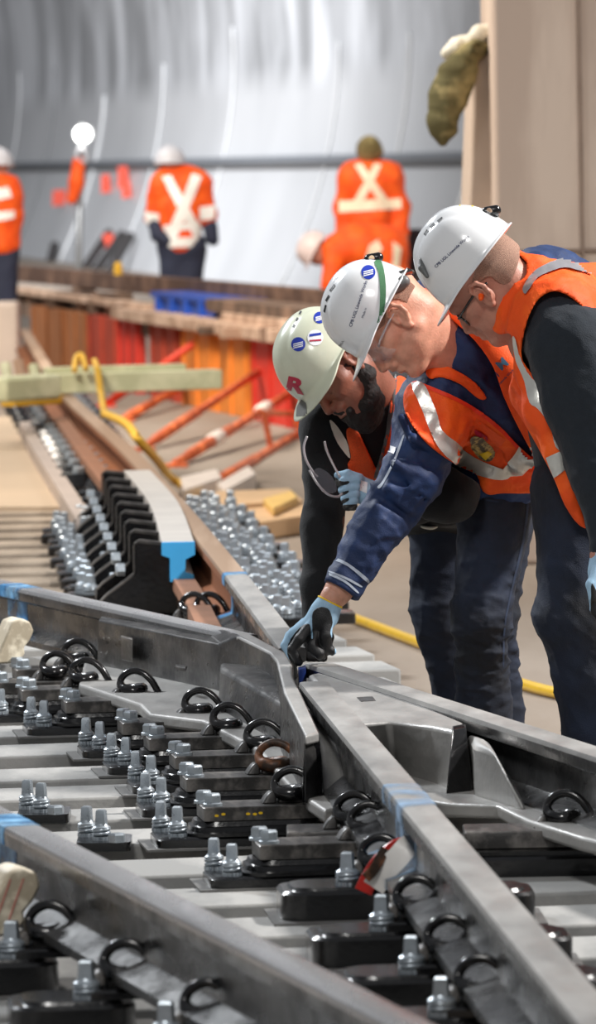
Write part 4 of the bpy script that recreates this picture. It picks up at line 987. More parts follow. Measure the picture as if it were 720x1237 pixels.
# ---------------- man 3 : right, profile, nearest ----------------
def man_right():
    D = 15.35; J = JN(D); foot = Pd(700, 1010, D+.25)
    root = empty('person', (foot.x, foot.y, 0), 0, 'man at the right with black glasses and orange vest over a charcoal sleeve, looking down', 'person')
    HM = frame(J(592, 346, .0), (-.57, -.75, .35), (-.80, .60, .02))
    hf = Field.around([J(505, 240, -.2), J(660, 440, .2)], .02, .0028)
    P = head_field(hf, HM, 1.10, .98)
    hf.cap(P(-.03, 0, -.03), J(640, 372, .02), .066, .078, .03); hf.cap(P(.01, 0, -.05), J(640, 395, .02), .05, .06, .03)
    bf = Field.around([J(590, 290, -.3), J(800, 640, .4)], .03, .008)
    def tb(f, e=0.):
        f.cap(J(672, 388, -.10), J(680, 370, .18), .085+e, .085+e, .06); f.cap(J(668, 402, .02), J(715, 480, .05), .135+e, .150+e, .06); f.cap(J(715, 480, .05), J(722, 588, .10), .145+e, .145+e, .06)
    tb(bf, -.02); arm = [J(690, 408, -.14), J(722, 545, -.17), J(742, 610, -.19), J(728, 672, -.22)]; bf.chain(arm, [.06, .05, .045, .032], .03)
    arm2 = [J(690, 380, .2), J(740, 520, .2), J(700, 560, .1)]; bf.chain(arm2, [.05, .045, .035], .03)
    legs = [[J(702, 605, .05), J(690, 745, .0), J(722, 880, .08), J(726, 990, .12)], [J(735, 605, .2), J(735, 745, .18), J(760, 880, .24), J(764, 990, .28)]]
    lf = Field.around([J(640, 560, -.2), J(810, 1010, .5)], .03, .008)
    for L_ in legs: lf.chain(L_, [.085, .06, .055, .04], .02)
    hd = Field.around([J(700, 650, -.34), J(750, 750, -.1)], .02, .003)
    def hand(f, e=0.):
        f.cap(J(728, 672, -.22), J(728, 700, -.22), .032+e, .040+e, .01, flat=(cv(1, 0, 0), .8))
        for i, (x, w) in enumerate(((717, -.245), (722, -.225), (728, -.205), (734, -.19))):
            f.chain([J(x+2, 702, w), J(x, 722, w-.004), J(x+1, 736, w), J(x+6, 744, w)], [.0125+e, .0115+e, .0105+e, .009+e], .004)
        f.chain([J(722, 690, -.25), J(714, 706, -.262), J(716, 722, -.262)], [.014+e, .0125+e, .010+e], .005)
    hand(hd, -.003); joinobj('body', [fieldV(hf), fieldV(bf), fieldV(lf), fieldV(hd)], skin3, root)
    gd = Field.around([J(700, 640, -.34), J(750, 750, -.1)], .02, .0028); hand(gd); gd.cap(J(735, 655, -.21), J(728, 690, -.22), .038, .036, .01); gd.mesh('glove', glove_b, root)
    ge = Field.around([J(700, 700, -.34), J(750, 750, -.1)], .02, .0028); hand(ge, .0015); ge = cut_by(ge, [[(715.5, 704), (714, 718), (716, 748), (745, 748), (745, 720), (728, 726)]], D); ge.mesh('palm_coating', glove_k, root)
    # jeans
    jf = Field.around([J(630, 570, -.25), J(820, 1000, .5)], .03, .006)
    jf.cap(J(715, 590, .08), J(716, 625, .10), .150, .142, .03)
    for L_, r_ in zip(legs, ([.115, .088, .082, .078], [.11, .088, .08, .076])): jf.chain(L_, r_, .04)
    jf.folds(.006, 24, 14, (1, 1, 1.6), lambda A: .35+.9*np.exp(-((A[:, 2]-Pd(690, 760, D).z)/.18)**2)); jf.folds(.0025, 70, 19); jf.halfspace(J(700, 985, .2), (0, 0, -1))
    je = jf.mesh('jeans', denim, root)
    for L_ in legs:
        a = L_[-1].copy(); a[2] = .06; bo = Field.around([a+np.array((-.25, -.12, -.1)), a+np.array((.1, .12, .16))], .02, .008)
        bo.cap(a+np.array((.02, 0, 0)), a+np.array((-.16, -.02, -.01)), .055, .048, .03); bo.cap(a, a+np.array((0, 0, .09)), .05, .055, .02); bo.halfspace((0, 0, .006), (0, 0, -1)); bo.mesh('boot', dkplastic, root)
    # fleece: torso and sleeve
    kf = Field.around([J(590, 270, -.35), J(830, 700, .5)], .03, .006); tb(kf, .010)
    kf.chain([J(690, 418, -.14), J(706, 480, -.16), J(730, 570, -.18), J(742, 625, -.19), J(736, 660, -.21)], [.118, .105, .088, .070, .052], .03); kf.chain(arm2, [.09, .075, .06], .03)
    kf.folds(.007, 18, 41, (1.2, 1, .8)); kf.folds(.002, 60, 42); kf.ell(J(612, 356, .0), None, (.085, .1, .085), .02, 'sub')
    kf = cut_by(kf, [[(632, 300), (760, 270), (870, 280), (870, 740), (690, 740), (660, 620), (636, 520), (630, 440)]], D); sleeve = kf.mesh('fleece', blackc3, root)
    # vest
    vf = Field.around([J(570, 270, -.35), J(830, 680, .5)], .03, .0055); tb(vf, .026)
    vf.cap(J(672, 392, -.12), J(700, 440, -.13), .105, .112, .04)
    vf.cap(J(628, 352, .01), J(645, 366, .02), .098, .125, .05)          # standing collar
    vf.chain([J(640, 400, -.05), J(640, 440, -.10), J(655, 500, -.13), J(672, 550, -.14), J(690, 600, -.13), J(706, 638, -.12)], [.05, .045, .04, .034, .028, .014], .03)
    vf.folds(.007, 22, 51); vf.folds(.003, 50, 52)
    shape = [(612, 296), (626, 300), (650, 306), (690, 316), (740, 330), (770, 400), (770, 610), (735, 620), (726, 560), (728, 450), (722, 398), (700, 368), (674, 352), (652, 360), (637, 388), (630, 428), (640, 448), (656, 470), (674, 498), (681, 540), (690, 572), (700, 606), (709, 637), (697, 632), (682, 610), (670, 580), (658, 556), (645, 532), (630, 506), (614, 478), (620, 448), (618, 405), (602, 404), (589, 388), (596, 362), (606, 330)]
    vf = cut_by(vf, [shape], D); vf.cap(P(-.03, 0, -.03), J(640, 362, .02), .074, .078, .006, op='sub'); 
    vest = vf.mesh('vest', orange, root); bv = bvh_of(vest)
    decal('reflective_band', [(633, 350), (640, 336), (650, 326), (666, 318), (684, 314), (704, 318), (722, 324), (722, 334), (700, 329), (682, 325), (662, 331), (650, 338), (641, 350), (636, 356)], bv, reflg, root, .0055, 3)
    decal('reflective_band', [(620, 408), (624, 410), (630, 436), (642, 456), (658, 474), (672, 494), (677, 518), (680, 543), (671, 540), (664, 514), (650, 494), (640, 486), (634, 460), (624, 436)], bv, refl, root, .003, 4)
    decal('reflective_patch', [(660, 553), (682, 543), (687, 563), (670, 577)], bv, refl, root, .003, 4, False)
    decal('collar_seam', [(616, 306), (618, 306), (611, 340), (598, 370), (593, 386), (591, 385), (596, 369), (609, 339)], bv, MATS['red_orange_piping'], root, .002, 5)
    # hair, ear plug
    hh = Field.around([J(505, 240, -.2), J(660, 440, .2)], .02, .0035); hh.ell(P(-.010, 0, .040), np.array(HM.to_3x3()), [.104*1.10, .079*1.10, .088*1.10], 0); hh.cap(P(-.05, 0, .0), P(-.03, 0, -.04), .063, .06, .03)
    hh = cut_by(hh, [[(585, 300), (612, 275), (628, 300), (622, 330), (612, 345), (600, 340), (592, 334), (584, 338), (575, 346), (570, 340)]], D); hh.mesh('hair', hair3, root)
    ep = Field.around([J(575, 345, -.16), J(590, 362, -.05)], .01, .0018); ep.cap(P(.004, .078, .002), P(.007, .088, -.001), .0075, .006, 0); ep.mesh('ear_plug', orange, root)
    hel = helmet(HM, helm, root, .126, .114, .152, .060, .042, x0=-.022); bh = bvh_of(hel)
    for p in (((512, 283), (516, 277), (518, 279), (514, 285)), ((519, 274), (524, 269), (526, 271), (521, 276)), ((528, 267), (534, 262), (535, 264), (530, 269))): decal('vent', list(p), bh, dark_s, root, .0012, 2, False)
    text_on('CPB UGL Linewide Works', 546, 304, math.radians(-43), 5.0, bh, ink, root, 'helmet_lettering', .012)
    for x, y, w_ in ((554, 246, 6), (564, 245, 6.5), (574, 247, 7)): decal('yellow_sticker', [(x-w_/2, y-3.5), (x+w_/2, y-2.5), (x+w_/2-1, y+3.5), (x-w_/2-1, y+2.5)], bh, yel_s, root, .0012, 3, False)
    decal('green_sticker', [(605, 260), (610, 263), (607, 267), (603, 264)], bh, green_s, root, .0012, 3, False)
    local_lamp(HM, (594, 255), D-.03, root)
    cl = Field.around([J(500, 305, -.2), J(525, 345, .1)], .01, .0025); cl.chain([J(509, 314, -.05), J(510, 324, -.06), J(516, 334, -.07)], [.006, .009, .005], .004); cl.mesh('helmet_clip', greyp, root)
    # glasses with black frame
    arm_ = tube([HM @ Vector(p) for p in ((-.03, .085, .010), (.0, .0875, .018), (.045, .080, .016), (.094, .066, .012))], .0032, 8)
    glasses = mk('glasses', *arm_, dkplastic, None, smooth='all'); setin(glasses, root)
    for s in (1, -1):
        rim = [HM @ Vector((.104-.012*abs(math.cos(a))*0-.014*((s*.038+.027*math.cos(a))/.06)**2, s*.038+.027*math.cos(a), .0+.019*(abs(math.sin(a))**.7)*(1 if math.sin(a) > 0 else -1))) for a in [2*math.pi*i/24 for i in range(25)]]
        r_ = mk('frame', *tube(rim, .0028, 8), dkplastic, None, smooth='all'); r_.parent = glasses; r_.matrix_parent_inverse = (root.matrix_basis @ glasses.matrix_parent_inverse).inverted()
        l = mk('lens', *prism([p+(HM.to_3x3() @ Vector((.0005, 0, 0))) for p in rim[:-1]], [p-(HM.to_3x3() @ Vector((.0005, 0, 0))) for p in rim[:-1]]), lensm); l.parent = glasses; l.matrix_parent_inverse = (root.matrix_basis @ glasses.matrix_parent_inverse).inverted()
    return root
def interp_to(f, g):
    """resample field g on the grid of f (nearest)"""
    ix = [np.clip(((f.ax[i]-g.lo[i])/g.h), 0, g.n[i]-1.001) for i in range(3)]; i0 = [a.astype(int) for a in ix]; fr = [a-b for a, b in zip(ix, i0)]; out = 0
    for a in (0, 1):
        for b in (0, 1):
            for c in (0, 1):
                w_ = (fr[0] if a else 1-fr[0])[:, None, None]*(fr[1] if b else 1-fr[1])[None, :, None]*(fr[2] if c else 1-fr[2])[None, None, :]
                out = out+w_*g.F[np.ix_(i0[0]+a, i0[1]+b, i0[2]+c)]
    return out

# ---------------- man 1 : left, behind, holding glasses ----------------
def man_left():
    D = 16.5; J = JN(D); foot = Pd(548, 960, D+.3)
    root = empty('person', (foot.x, foot.y, 0), 0, 'bearded man in scuffed ivory helmet and black jacket holding safety glasses', 'person')
    HM = frame(J(411, 446, -.18), (-.40, -.80, -.46), (-.78, .50, -.18))
    hf = Field.around([J(330, 370, -.45), J(500, 560, .1)], .02, .003); P = head_field(hf, HM, 1.08)
    neck = J(458, 488, -.02); hf.cap(P(-.03, 0, -.03), neck, .062, .072, .03)
    bf = Field.around([J(350, 430, -.4), J(610, 700, .5), J(380, 770, -.2)], .03, .008)
    hip = J(548, 600, .25)
    def tb(f, e=0.):
        f.cap(J(402, 508, -.03), J(520, 470, .15), .07+e, .08+e, .05); f.cap(J(455, 515, .02), J(500, 550, .12), .125+e, .14+e, .05); f.cap(J(500, 550, .12), hip, .14+e, .14+e, .05)
    tb(bf, -.02); armR = [J(394, 525, -.05), J(391, 630, -.06), J(384, 720, -.10), J(382, 745, -.11)]; bf.chain(armR, [.06, .048, .038, .030], .03)
    armL = [J(520, 500, .1), J(500, 600, -.05), J(455, 598, -.16)]; bf.chain(armL, [.055, .045, .032], .03)
    legs = [[J(540, 620, .22), J(532, 740, .22), J(560, 850, .28), J(566, 970, .32)], [J(560, 620, .4), J(560, 740, .4), J(575, 850, .45), J(580, 970, .5)]]
    lf = Field.around([J(490, 570, 0), J(640, 990, .6)], .03, .008)
    for L_ in legs: lf.chain(L_, [.08, .058, .05, .04], .02)
    w0 = -.20
    def fist(f, e=0., only=None):
        if only is None or 'palm' in only: f.cap(J(446, 596, w0), J(432, 590, w0), .032+e, .036+e, .012, flat=(cv(0, 0, 1), .8)); f.cap(J(466, 600, w0+.03), J(446, 596, w0), .030+e, .032+e, .012)
        for i, (y0, y1) in enumerate(((578, 580), (587, 590), (596, 600), (604, 609))):
            if only is None or 'f' in only: f.chain([J(430-i*1.5+2, y0+1, w0-.030), J(416+i*2.5, y0+3, w0-.032), J(411+i*3, y1+2, w0-.012), J(421+i*2, y1+3, w0+.006)], [.0125+e, .0122+e, .0115+e, .0095+e], .0035)
        if only is None or 't' in only: f.chain([J(434, 578, w0-.02), J(420, 573, w0-.028), J(408, 574, w0-.016)], [.0135+e, .012+e, .0095+e], .005)
    hd = Field.around([J(395, 560, -.35), J(480, 625, -.05)], .02, .003); fist(hd, -.003)
    hr = Field.around([J(360, 720, -.3), J(410, 800, 0)], .02, .004); hr.cap(J(382, 745, -.11), J(381, 768, -.12), .028, .036, .01, flat=(cv(0, 0, 1), .6))
    for i in range(4): hr.chain([J(373+i*6, 768, -.12), J(372+i*6, 783, -.125), J(373+i*6, 795, -.13)], [.010, .0095, .008], .003)
    hr.chain([J(392, 756, -.12), J(398, 770, -.13), J(396, 781, -.13)], [.011, .010, .008], .003)
    joinobj('body', [fieldV(hf), fieldV(bf), fieldV(lf), fieldV(hd), fieldV(hr)], skin1, root)
    g2 = Field.around([J(360, 720, -.3), J(410, 800, 0)], .02, .004); g2.cap(J(383, 740, -.11), J(381, 768, -.12), .032, .039, .01, flat=(cv(0, 0, 1), .65))
    for i in range(4): g2.chain([J(373+i*6, 768, -.12), J(372+i*6, 783, -.125), J(373+i*6, 795, -.13)], [.0125, .012, .0105], .003)
    g2.chain([J(392, 756, -.12), J(398, 770, -.13), J(396, 781, -.13)], [.0135, .0125, .0105], .003); g2.mesh('glove', glove_k, root)
    gd = Field.around([J(395, 555, -.35), J(490, 630, -.05)], .02, .0024); fist(gd); gl = gd.mesh('glove', glove_b, root); bg_ = bvh_of(gl)
    ge = Field.around([J(395, 555, -.35), J(490, 630, -.05)], .02, .0024); fist(ge, .0014)
    ge = cut_by(ge, [[(402, 576), (412, 581), (422, 581), (420, 585), (410, 588), (406, 594), (400, 592)], [(408, 597), (421, 592), (420, 596), (410, 600)], [(410, 606), (421, 601), (421, 605), (413, 609)], [(412, 611), (424, 609), (436, 610), (434, 618), (414, 620)]], D-.2); ge.mesh('palm_coating', glove_k, root)
    decal('glove_label', [(436, 580), (444, 583), (443, 596), (434, 592)], bg_, white_s, root, .0012, 3, False); text_on('8', 437.5, 588, .2, 7, bg_, ink, root, 'glove_print'); 
    # jeans
    jf = Field.around([J(480, 560, -.05), J(660, 990, .75)], .03, .006); jf.cap(hip, J(550, 630, .3), .135, .135, .03)
    for L_ in legs: jf.chain(L_, [.105, .080, .074, .07], .03)
    jf.folds(.006, 26, 61, (1, 1, 1.6), lambda A: .4+.9*np.exp(-((A[:, 2]-Pd(530, 760, D).z)/.18)**2)); jf.halfspace(J(560, 955, .3), (0, 0, -1)); jf.mesh('jeans', denim, root)
    for L_ in legs:
        a = L_[-1].copy(); a[2] = .06; bo = Field.around([a+np.array((-.25, -.12, -.1)), a+np.array((.1, .12, .16))], .02, .008)
        bo.cap(a+np.array((.02, 0, 0)), a+np.array((-.16, -.02, -.01)), .055, .048, .03); bo.cap(a, a+np.array((0, 0, .09)), .05, .055, .02); bo.halfspace((0, 0, .006), (0, 0, -1)); bo.mesh('boot', dkplastic, root)
    # jacket
    kf = Field.around([J(345, 420, -.4), J(640, 690, .55), J(380, 765, -.2)], .03, .006); tb(kf, .02)
    kf.chain([J(396, 528, -.05), J(390, 630, -.06), J(385, 712, -.10), J(382, 748, -.11)], [.070, .056, .048, .043], .03); kf.chain([J(520, 500, .1), J(505, 600, -.03), J(468, 600, -.15)], [.085, .065, .048], .03)
    kf.cap(J(505, 560, .06), J(540, 598, .06), .11, .085, .04); kf.cap(J(540, 596, .06), J(562, 606, .10), .085, .07, .03); kf.folds(.007, 20, 71); kf.ell(J(432, 468, -.10), None, (.075, .08, .075), .02, 'sub')
    kf.halfspace(J(382, 748, -.11), J(382, 748, -.11)-J(385, 712, -.10)) if False else None
    jk = kf.mesh('jacket', blackc, root)
    vf = grown(kf, 0); vf.F = kf.F.copy()-.012
    vf = cut_by(vf, [[(418, 520), (430, 518), (442, 540), (456, 570), (462, 582), (446, 584), (424, 574), (420, 560), (424, 552)], [(476, 458), (494, 462), (490, 500), (474, 545), (462, 582), (454, 578), (458, 560), (468, 520)]], D, .1)
    vest = vf.mesh('vest', orange_m, root); bv = bvh_of(vest)
    decal('grey_trim', [(474, 460), (479, 460), (471, 520), (460, 560), (456, 578), (452, 574), (457, 556), (466, 520)], bvh_of(vest, jk), MATS['grey_plastic'], root, .004, 5)
    decal('shirt_front', [(398, 508), (404, 512), (412, 522), (420, 536), (422, 552), (415, 546), (407, 534), (402, 522)], bvh_of(jk), white_t, root, .006, 4)
    sh = Field.around([J(500, 620, .0), J(580, 650, .4)], .04, .006); sh.cap(J(520, 626, .12), J(560, 630, .2), .115, .11, .02); sh = cut_by(sh, [[(507, 634), (518, 636), (530, 636), (522, 640), (510, 638)]], D); sh.mesh('shirt_tail', white_t, root)
    # beard and brows
    b = Field.around([J(340, 420, -.45), J(500, 560, .1)], .02, .003); Rm = np.array(HM.to_3x3())
    for s in (-1, 1): b.chain([P(.002, s*.062, -.012), P(.010, s*.058, -.050), P(.050, s*.036, -.092), P(.082, 0, -.110)], [.014, .024, .028, .026], .02)
    b.chain([P(.092, -.022, -.062), P(.100, 0, -.040), P(.092, .022, -.062)], [.009, .008, .009], .01); b.cap(P(.086, 0, -.085), P(.072, 0, -.118), .030, .026, .02); b.cap(P(.05, 0, -.095), P(.03, 0, -.10), .04, .04, .03)
    b.folds(.004, 160, 5, mode='sine'); b.cap(P(.10, -.012, -.058), P(.10, .012, -.058), .006, k=.004, op='sub'); b.mesh('beard', beardm, root)
    hh = Field.around([J(340, 400, -.45), J(500, 540, .1)], .02, .004); hh.ell(P(-.012, 0, .035), Rm, [.104*1.08, .080*1.08, .088*1.08], 0); hh = cut_by(hh, [[(420, 425), (450, 440), (462, 470), (448, 486), (438, 482), (432, 478), (420, 480), (408, 480), (415, 450)]], D-.2); hh.mesh('hair', beardm, root)
    hel = helmet(HM, helmo, root, .128, .112, .136, .046, .044, x0=-.002); bh = bvh_of(hel)
    sticker(bh, 360.5, 416, 8.5, blue_s, white_s, root); sticker(bh, 381, 408, 9.5, white_s, blue_s, root, False); sticker(bh, 386, 384, 7, blue_s, white_s, root)
    decal('sticker_mark', [(374, 404), (388, 402), (388, 405), (374, 407)], bh, blue_s, root, .002, 3, False); decal('sticker_mark', [(374, 411), (388, 410), (388, 412), (374, 413)], bh, red_s, root, .002, 3, False)
    for x, y in ((355, 394), (359, 386), (363, 378)): decal('vent', [(x-2, y+1.5), (x, y-2.5), (x+2, y-1.5), (x, y+2.5)], bh, dark_s, root, .0012, 2, False)
    text_on('R', 356, 466, math.radians(12), 24, bh, red_s, root, 'helmet_letter', .045, aspect=1.45)
    decal('tape_patch', [(359, 492), (364, 482), (370, 487), (372, 502), (358, 503)], bh, tape, root, .0015, 3, False)
    # the spectacles he holds
    gp = J(413, 575, -.26); gr = empty('safety_glasses', gp, 0, 'clear safety glasses dangling from the pale blue glove of the bearded man', 'glasses')
    Jg = lambda x, y, w=0: Pd(x, y, D-.26+w)
    a1 = mk('temple_arm', *tube(catmull([Jg(371, 527), Jg(367, 540), Jg(370, 556), Jg(379, 571), Jg(384, 576)], 5), .0032, 8), clearm, None, smooth='all'); setin(a1, gr)
    a2 = mk('temple_arm', *tube(catmull([Jg(392, 533, .03), Jg(395, 545, .03), Jg(403, 562, .02), Jg(411, 577, .01)], 5), .0032, 8), clearm, None, smooth='all'); setin(a2, gr)
    fr_ = mk('frame', *tube(catmull([Jg(374, 568), Jg(384, 585, -.012), Jg(396, 597, -.014), Jg(408, 600, -.004), Jg(413, 596, .01)], 5), .0034, 8), clearm, None, smooth='all'); setin(fr_, gr)
    lm = mat('smoky_clear_lens', (120, 118, 125), .05, alpha=.3, coat=1)
    l1 = [(378, 572), (384, 565), (395, 570), (404, 580), (407, 592), (400, 596), (389, 590), (381, 581)]
    o = mk('lens', *prism([Jg(x, y, -.006) for x, y in smooth_poly(l1, 3)], [Jg(x, y, -.003) for x, y in smooth_poly(l1, 3)]), lm, None); setin(o, gr)
    return root
r2, d2 = man_middle(); gloves_rail(r2, d2); man_right(); man_left()
# ================= middle distance =================
def bar(name, A, B, w, h, m, label=None, cat=None, group=None, bevel=.006):
    A, B = Vector(A), Vector(B); t = (B-A).normalized(); s = t.cross(Vector((0, 0, 1))).normalized(); n = s.cross(t)
    L1 = [[P_+s*a*w/2+n*b*h for a, b in ((-1, 0), (1, 0), (1, -1), (-1, -1))] for P_ in (A, B)]
    o = mk(name, *loft(L1), m, bevel=bevel); return tag(o, label, cat, group)
yhose = mat('yellow_hose_rubber', (226, 182, 40), .4, 0, .1, 12, coat=.2)
o = mk('hose', *tube(catmull([Pz(x, y, .02) for x, y in ((340, 700), (385, 729), (420, 744), (470, 763), (530, 786), (590, 812), (650, 832), (720, 846), (800, 860))], 6), .019, 12), yhose, smooth='all'); tag(o, 'yellow hose lying across the dusty floor behind the men', 'hose')
fm_cols = {'red': mat('red_formwork', (206, 52, 36), .6, 0, .15, 4), 'redbrown': mat('faded_red_formwork', (170, 62, 38), .7, 0, .2, 4), 'orange': mat('orange_formwork', (224, 132, 46), .6, 0, .15, 4), 'brown': mat('rusty_formwork', (150, 92, 48), .7, 0, .2, 4)}
FA = Pz(60, 452, 0); FB = Pz(372, 522, 0)
def fpt(px_):  # point of the panel line seen at picture column px_
    lo, hi = -.6, 1.6
    for _ in range(40):
        t = (lo+hi)/2; x = proj(FA.lerp(FB, t))[0]
        if x < px_: lo = t
        else: hi = t
    return FA.lerp(FB, t)
fd = (FB-FA).normalized(); fn_ = Vector((fd.y, -fd.x, 0)); fn_ = fn_ if fn_.y < 0 else -fn_
for x0, x1, c, lab in ((40, 78, 'brown', 'rusty brown formwork panel behind the left end of the pale green beam'), (80, 106, 'brown', 'rusty brown formwork panel next to the faded red one'), (108, 143, 'redbrown', 'faded red formwork panel above the middle of the green beam'), (145, 168, 'red', 'narrow bright red formwork panel left of the dark gap'), (184, 216, 'redbrown', 'faded red formwork panel just right of the dark gap'), (222, 258, 'orange', 'orange formwork panel above the right end of the green beam'), (262, 301, 'orange', 'orange formwork panel beside the large red one'), (306, 352, 'red', 'large bright red formwork panel behind the ivory helmet'), (354, 400, 'redbrown', 'formwork panel hidden mostly behind the bearded man')):
    a, b = fpt(x0), fpt(x1); r = empty('formwork_panel', a, 0, lab, 'formwork panel', 'formwork panels'); w_ = (b-a).length
    up_ = Vector((0, 0, 1)); V = []
    parts = [prism([a+up_*.54, b+up_*.54, b+up_*.54-fn_*.06, a+up_*.54-fn_*.06], [a, b, b-fn_*.06, a-fn_*.06])]
    setin(mk('panel_sheet', *parts[0], fm_cols[c], bevel=.005), r)
    for k in range(3):
        p = a.lerp(b, (k+.1)/2.2); setin(mk('rib', *prism([p+up_*.54, p+fd*.03+up_*.54, p+fd*.03+fn_*.02+up_*.54, p+fn_*.02+up_*.54], [p, p+fd*.03, p+fd*.03+fn_*.02, p+fn_*.02]), fm_cols[c]), r)
tb1 = mat('weathered_timber', (182, 150, 126), .8, 0, .12, 3, .2, 30, rgb2=(206, 178, 156), stretch=(.3, 1, 1)); tb2 = mat('dark_wet_timber', (98, 78, 64), .8, 0, .15, 3, rgb2=(128, 102, 84), stretch=(.3, 1, 1)); tb3 = mat('rusty_beam_steel', (88, 64, 52), .7, 0, .12, 3, rgb2=(114, 88, 72), stretch=(.2, 1, 1))
bar('timber_waler', fpt(150)+Vector((0, 0, .63)), fpt(410)+Vector((0, 0, .63)), .18, .085, tb1, 'long pale timber running along the top of the formwork panels', 'timber')
o = mk('deck', *prism([fpt(10)+Vector((0, .15, .54)), fpt(420)+Vector((0, .15, .54)), fpt(420)+Vector((1.5, 5, .54)), fpt(10)+Vector((-1.8, 5, .54))], [fpt(10)+Vector((0, .15, .44)), fpt(420)+Vector((0, .15, .44)), fpt(420)+Vector((1.5, 5, .44)), fpt(10)+Vector((-1.8, 5, .44))]), tb2)
tag(o, 'dark timber deck behind the formwork panels', 'deck')
def deck_pt(px_, py_, back):      # a point seen at that pixel, 'back' metres behind the panel line
    d = fpt(px_).y+back; q = EYE+ray(px_, py_)*(d/ray(px_, py_).y); return q
for (x0, y0), (x1, y1), bk, w_, h_, m, lab in (
    ((-20, 317), (420, 352), 2.2, .10, .14, tb3, 'long rusty beam lying along the back of the deck in front of the far workers'),
    ((20, 346), (185, 368), .5, .16, .05, tb1, 'pale plank at the left lying towards the long timber'),
    ((40, 350), (150, 354), 1.0, .14, .06, tb2, 'dark plank behind the pale plank on the deck'),
    ((274, 360), (410, 374), .9, .30, .09, tb2, 'dark timber pack right of the blue crate'),
    ((280, 377), (420, 393), .35, .14, .07, tb1, 'lower pale timber right of the blue crate')):
    A_ = deck_pt(x0, y0, bk); B_ = deck_pt(x1, y1, bk); bar('plank', A_, B_, w_, h_, m, lab, 'plank')
    for t in (.06, .35, .65, .94):
        q = A_.lerp(B_, t); zz_ = q.z-h_
        if zz_ > .56: tag(mk('timber_block', *box(q.x-.10, q.x+.10, q.y-.06, q.y+.06, .541, zz_), tb1 if m is tb2 else tb2), 'short timber block packed under a plank on the deck', 'timber block', 'packing blocks on the deck')
bl_ = mat('blue_crate_plastic', (26, 74, 168), .5, 0, .1, 6)
a, b = deck_pt(180, 352, .22), deck_pt(268, 356, .22); b.z = a.z; bk_ = -fn_*.27; r = empty('crate', (a.x, a.y, .545), 0, 'bright blue plastic crate on the timber deck', 'crate')
setin(bar('crate_body', a+bk_-Vector((0, 0, .03)), b+bk_-Vector((0, 0, .03)), .46, a.z-.03-.545, bl_), r); setin(bar('crate_rim', a+bk_-fd*.02, b+bk_+fd*.02, .52, .04, bl_), r)
for k in range(5):
    q = a.lerp(b, (k+.5)/5)+fn_*(-.02); setin(bar('rib', q-fd*.02-Vector((0, 0, .03)), q+fd*.02-Vector((0, 0, .03)), .05, a.z-.03-.545, bl_), r)
ygl = mat('yellow_casing', (226, 176, 50), .5)
p = deck_pt(143, 332, 1.55); o = mk('yellow_canister', *loft([ring(p.x, p.y, p.z-.0, .035, n=12), ring(p.x, p.y, p.z+.08, .035, n=12), ring(p.x, p.y, p.z+.10, .015, n=12)]), ygl, smooth=True); tag(o, 'small yellow canister on the rusty beam', 'canister')
# crate stands on packing; more offcuts on the deck
rs = random.Random(5)
for i, (px_, py_, L__, col_) in enumerate(((30, 352, .5, tb1), (70, 352, .45, tb2), (110, 356, .6, tb1), (286, 392, .55, tb2), (320, 398, .6, tb1), (352, 402, .4, tb2), (60, 372, .4, tb3), (20, 366, .5, tb1), (160, 372, .3, tb3))):
    q = Pz(px_, py_, .62); q.y = max(q.y, fpt(px_).y+.45); an = rs.uniform(-.5, .5); d_ = Vector((math.cos(an), math.sin(an), 0))
    bar('offcut', Vector((q.x, q.y, .60+.02*(i % 3)))-d_*L__/2, Vector((q.x, q.y, .60+.02*(i % 3)))+d_*L__/2, .12, .058+.02*(i % 3), col_, 'short sawn offcut of timber lying on the deck', 'offcut', 'timber offcuts on the deck')
# pale block at the far left
pb = mat('pale_sacking', (206, 190, 176), .85, 0, .08, 3)
a = Pz(-25, 470, 0); b = Pz(22, 470, 0); o = mk('concrete_block', *box(a.x, b.x, a.y, a.y+.5, 0, .66), pb, bevel=.03); tag(o, 'pale concrete block at the left edge above the green beam', 'block')
# green beam with straps
gb = mat('pale_green_paint', (198, 200, 162), .5, 0, .06, 5, rgb2=(212, 212, 178)); yw = mat('yellow_webbing', (224, 178, 60), .6)
r = empty('lifting_beam', Pz(40, 478, .5), 0, 'pale green steel beam lying across the curving rails, yellow webbing over it', 'beam')
A = Pz(52, 452, .60); B = Pz(264, 446, .60)
def bar_in(name, A, B, w_, h_, m, r, bevel=.006): o = bar(name, A, B, w_, h_, m, bevel=bevel); return setin(o, r)
bar_in('beam_box', A, B, .16, .105, gb, r); bar_in('beam_flange', A+Vector((0, .16, .03)), A.lerp(B, .80)+Vector((0, .16, .03)), .10, .05, gb, r)
bar_in('end_casting', Pz(-12, 456, .62), Pz(56, 452, .62), .22, .13, gb, r, .02)
for i, (x, y) in enumerate(((6, 440), (22, 436), (40, 442))): p = Pd(x, y, A.y-.05); setin(mk('coupling', *tube([p, p+Vector((.02, -.06, -.10)), p+Vector((.07, -.06, -.13))], .03, 8), gb if i != 1 else tb1, smooth=True), r)
bar_in('yellow_skid', Pz(8, 480, .49), Pz(76, 476, .49), .1, .05, ygl, r)
p = Pd(117, 436, A.y-.0)
setin(mk('webbing_strap', *sweep_path_flat([Pd(114, 437, A.y+.1), Pd(118, 447, A.y-.12), Pd(121, 470, A.y-.13), Pd(125, 500, A.y-.3)], .035, .006), yw, smooth=True), r) if 'sweep_path_flat' in globals() else setin(mk('webbing_strap', *tube([Pd(114, 436, A.y+.1), Pd(118, 446, A.y-.12), Pd(121, 470, A.y-.13), Pd(126, 500, A.y-.3)], .018, 8), yw, smooth=True), r)
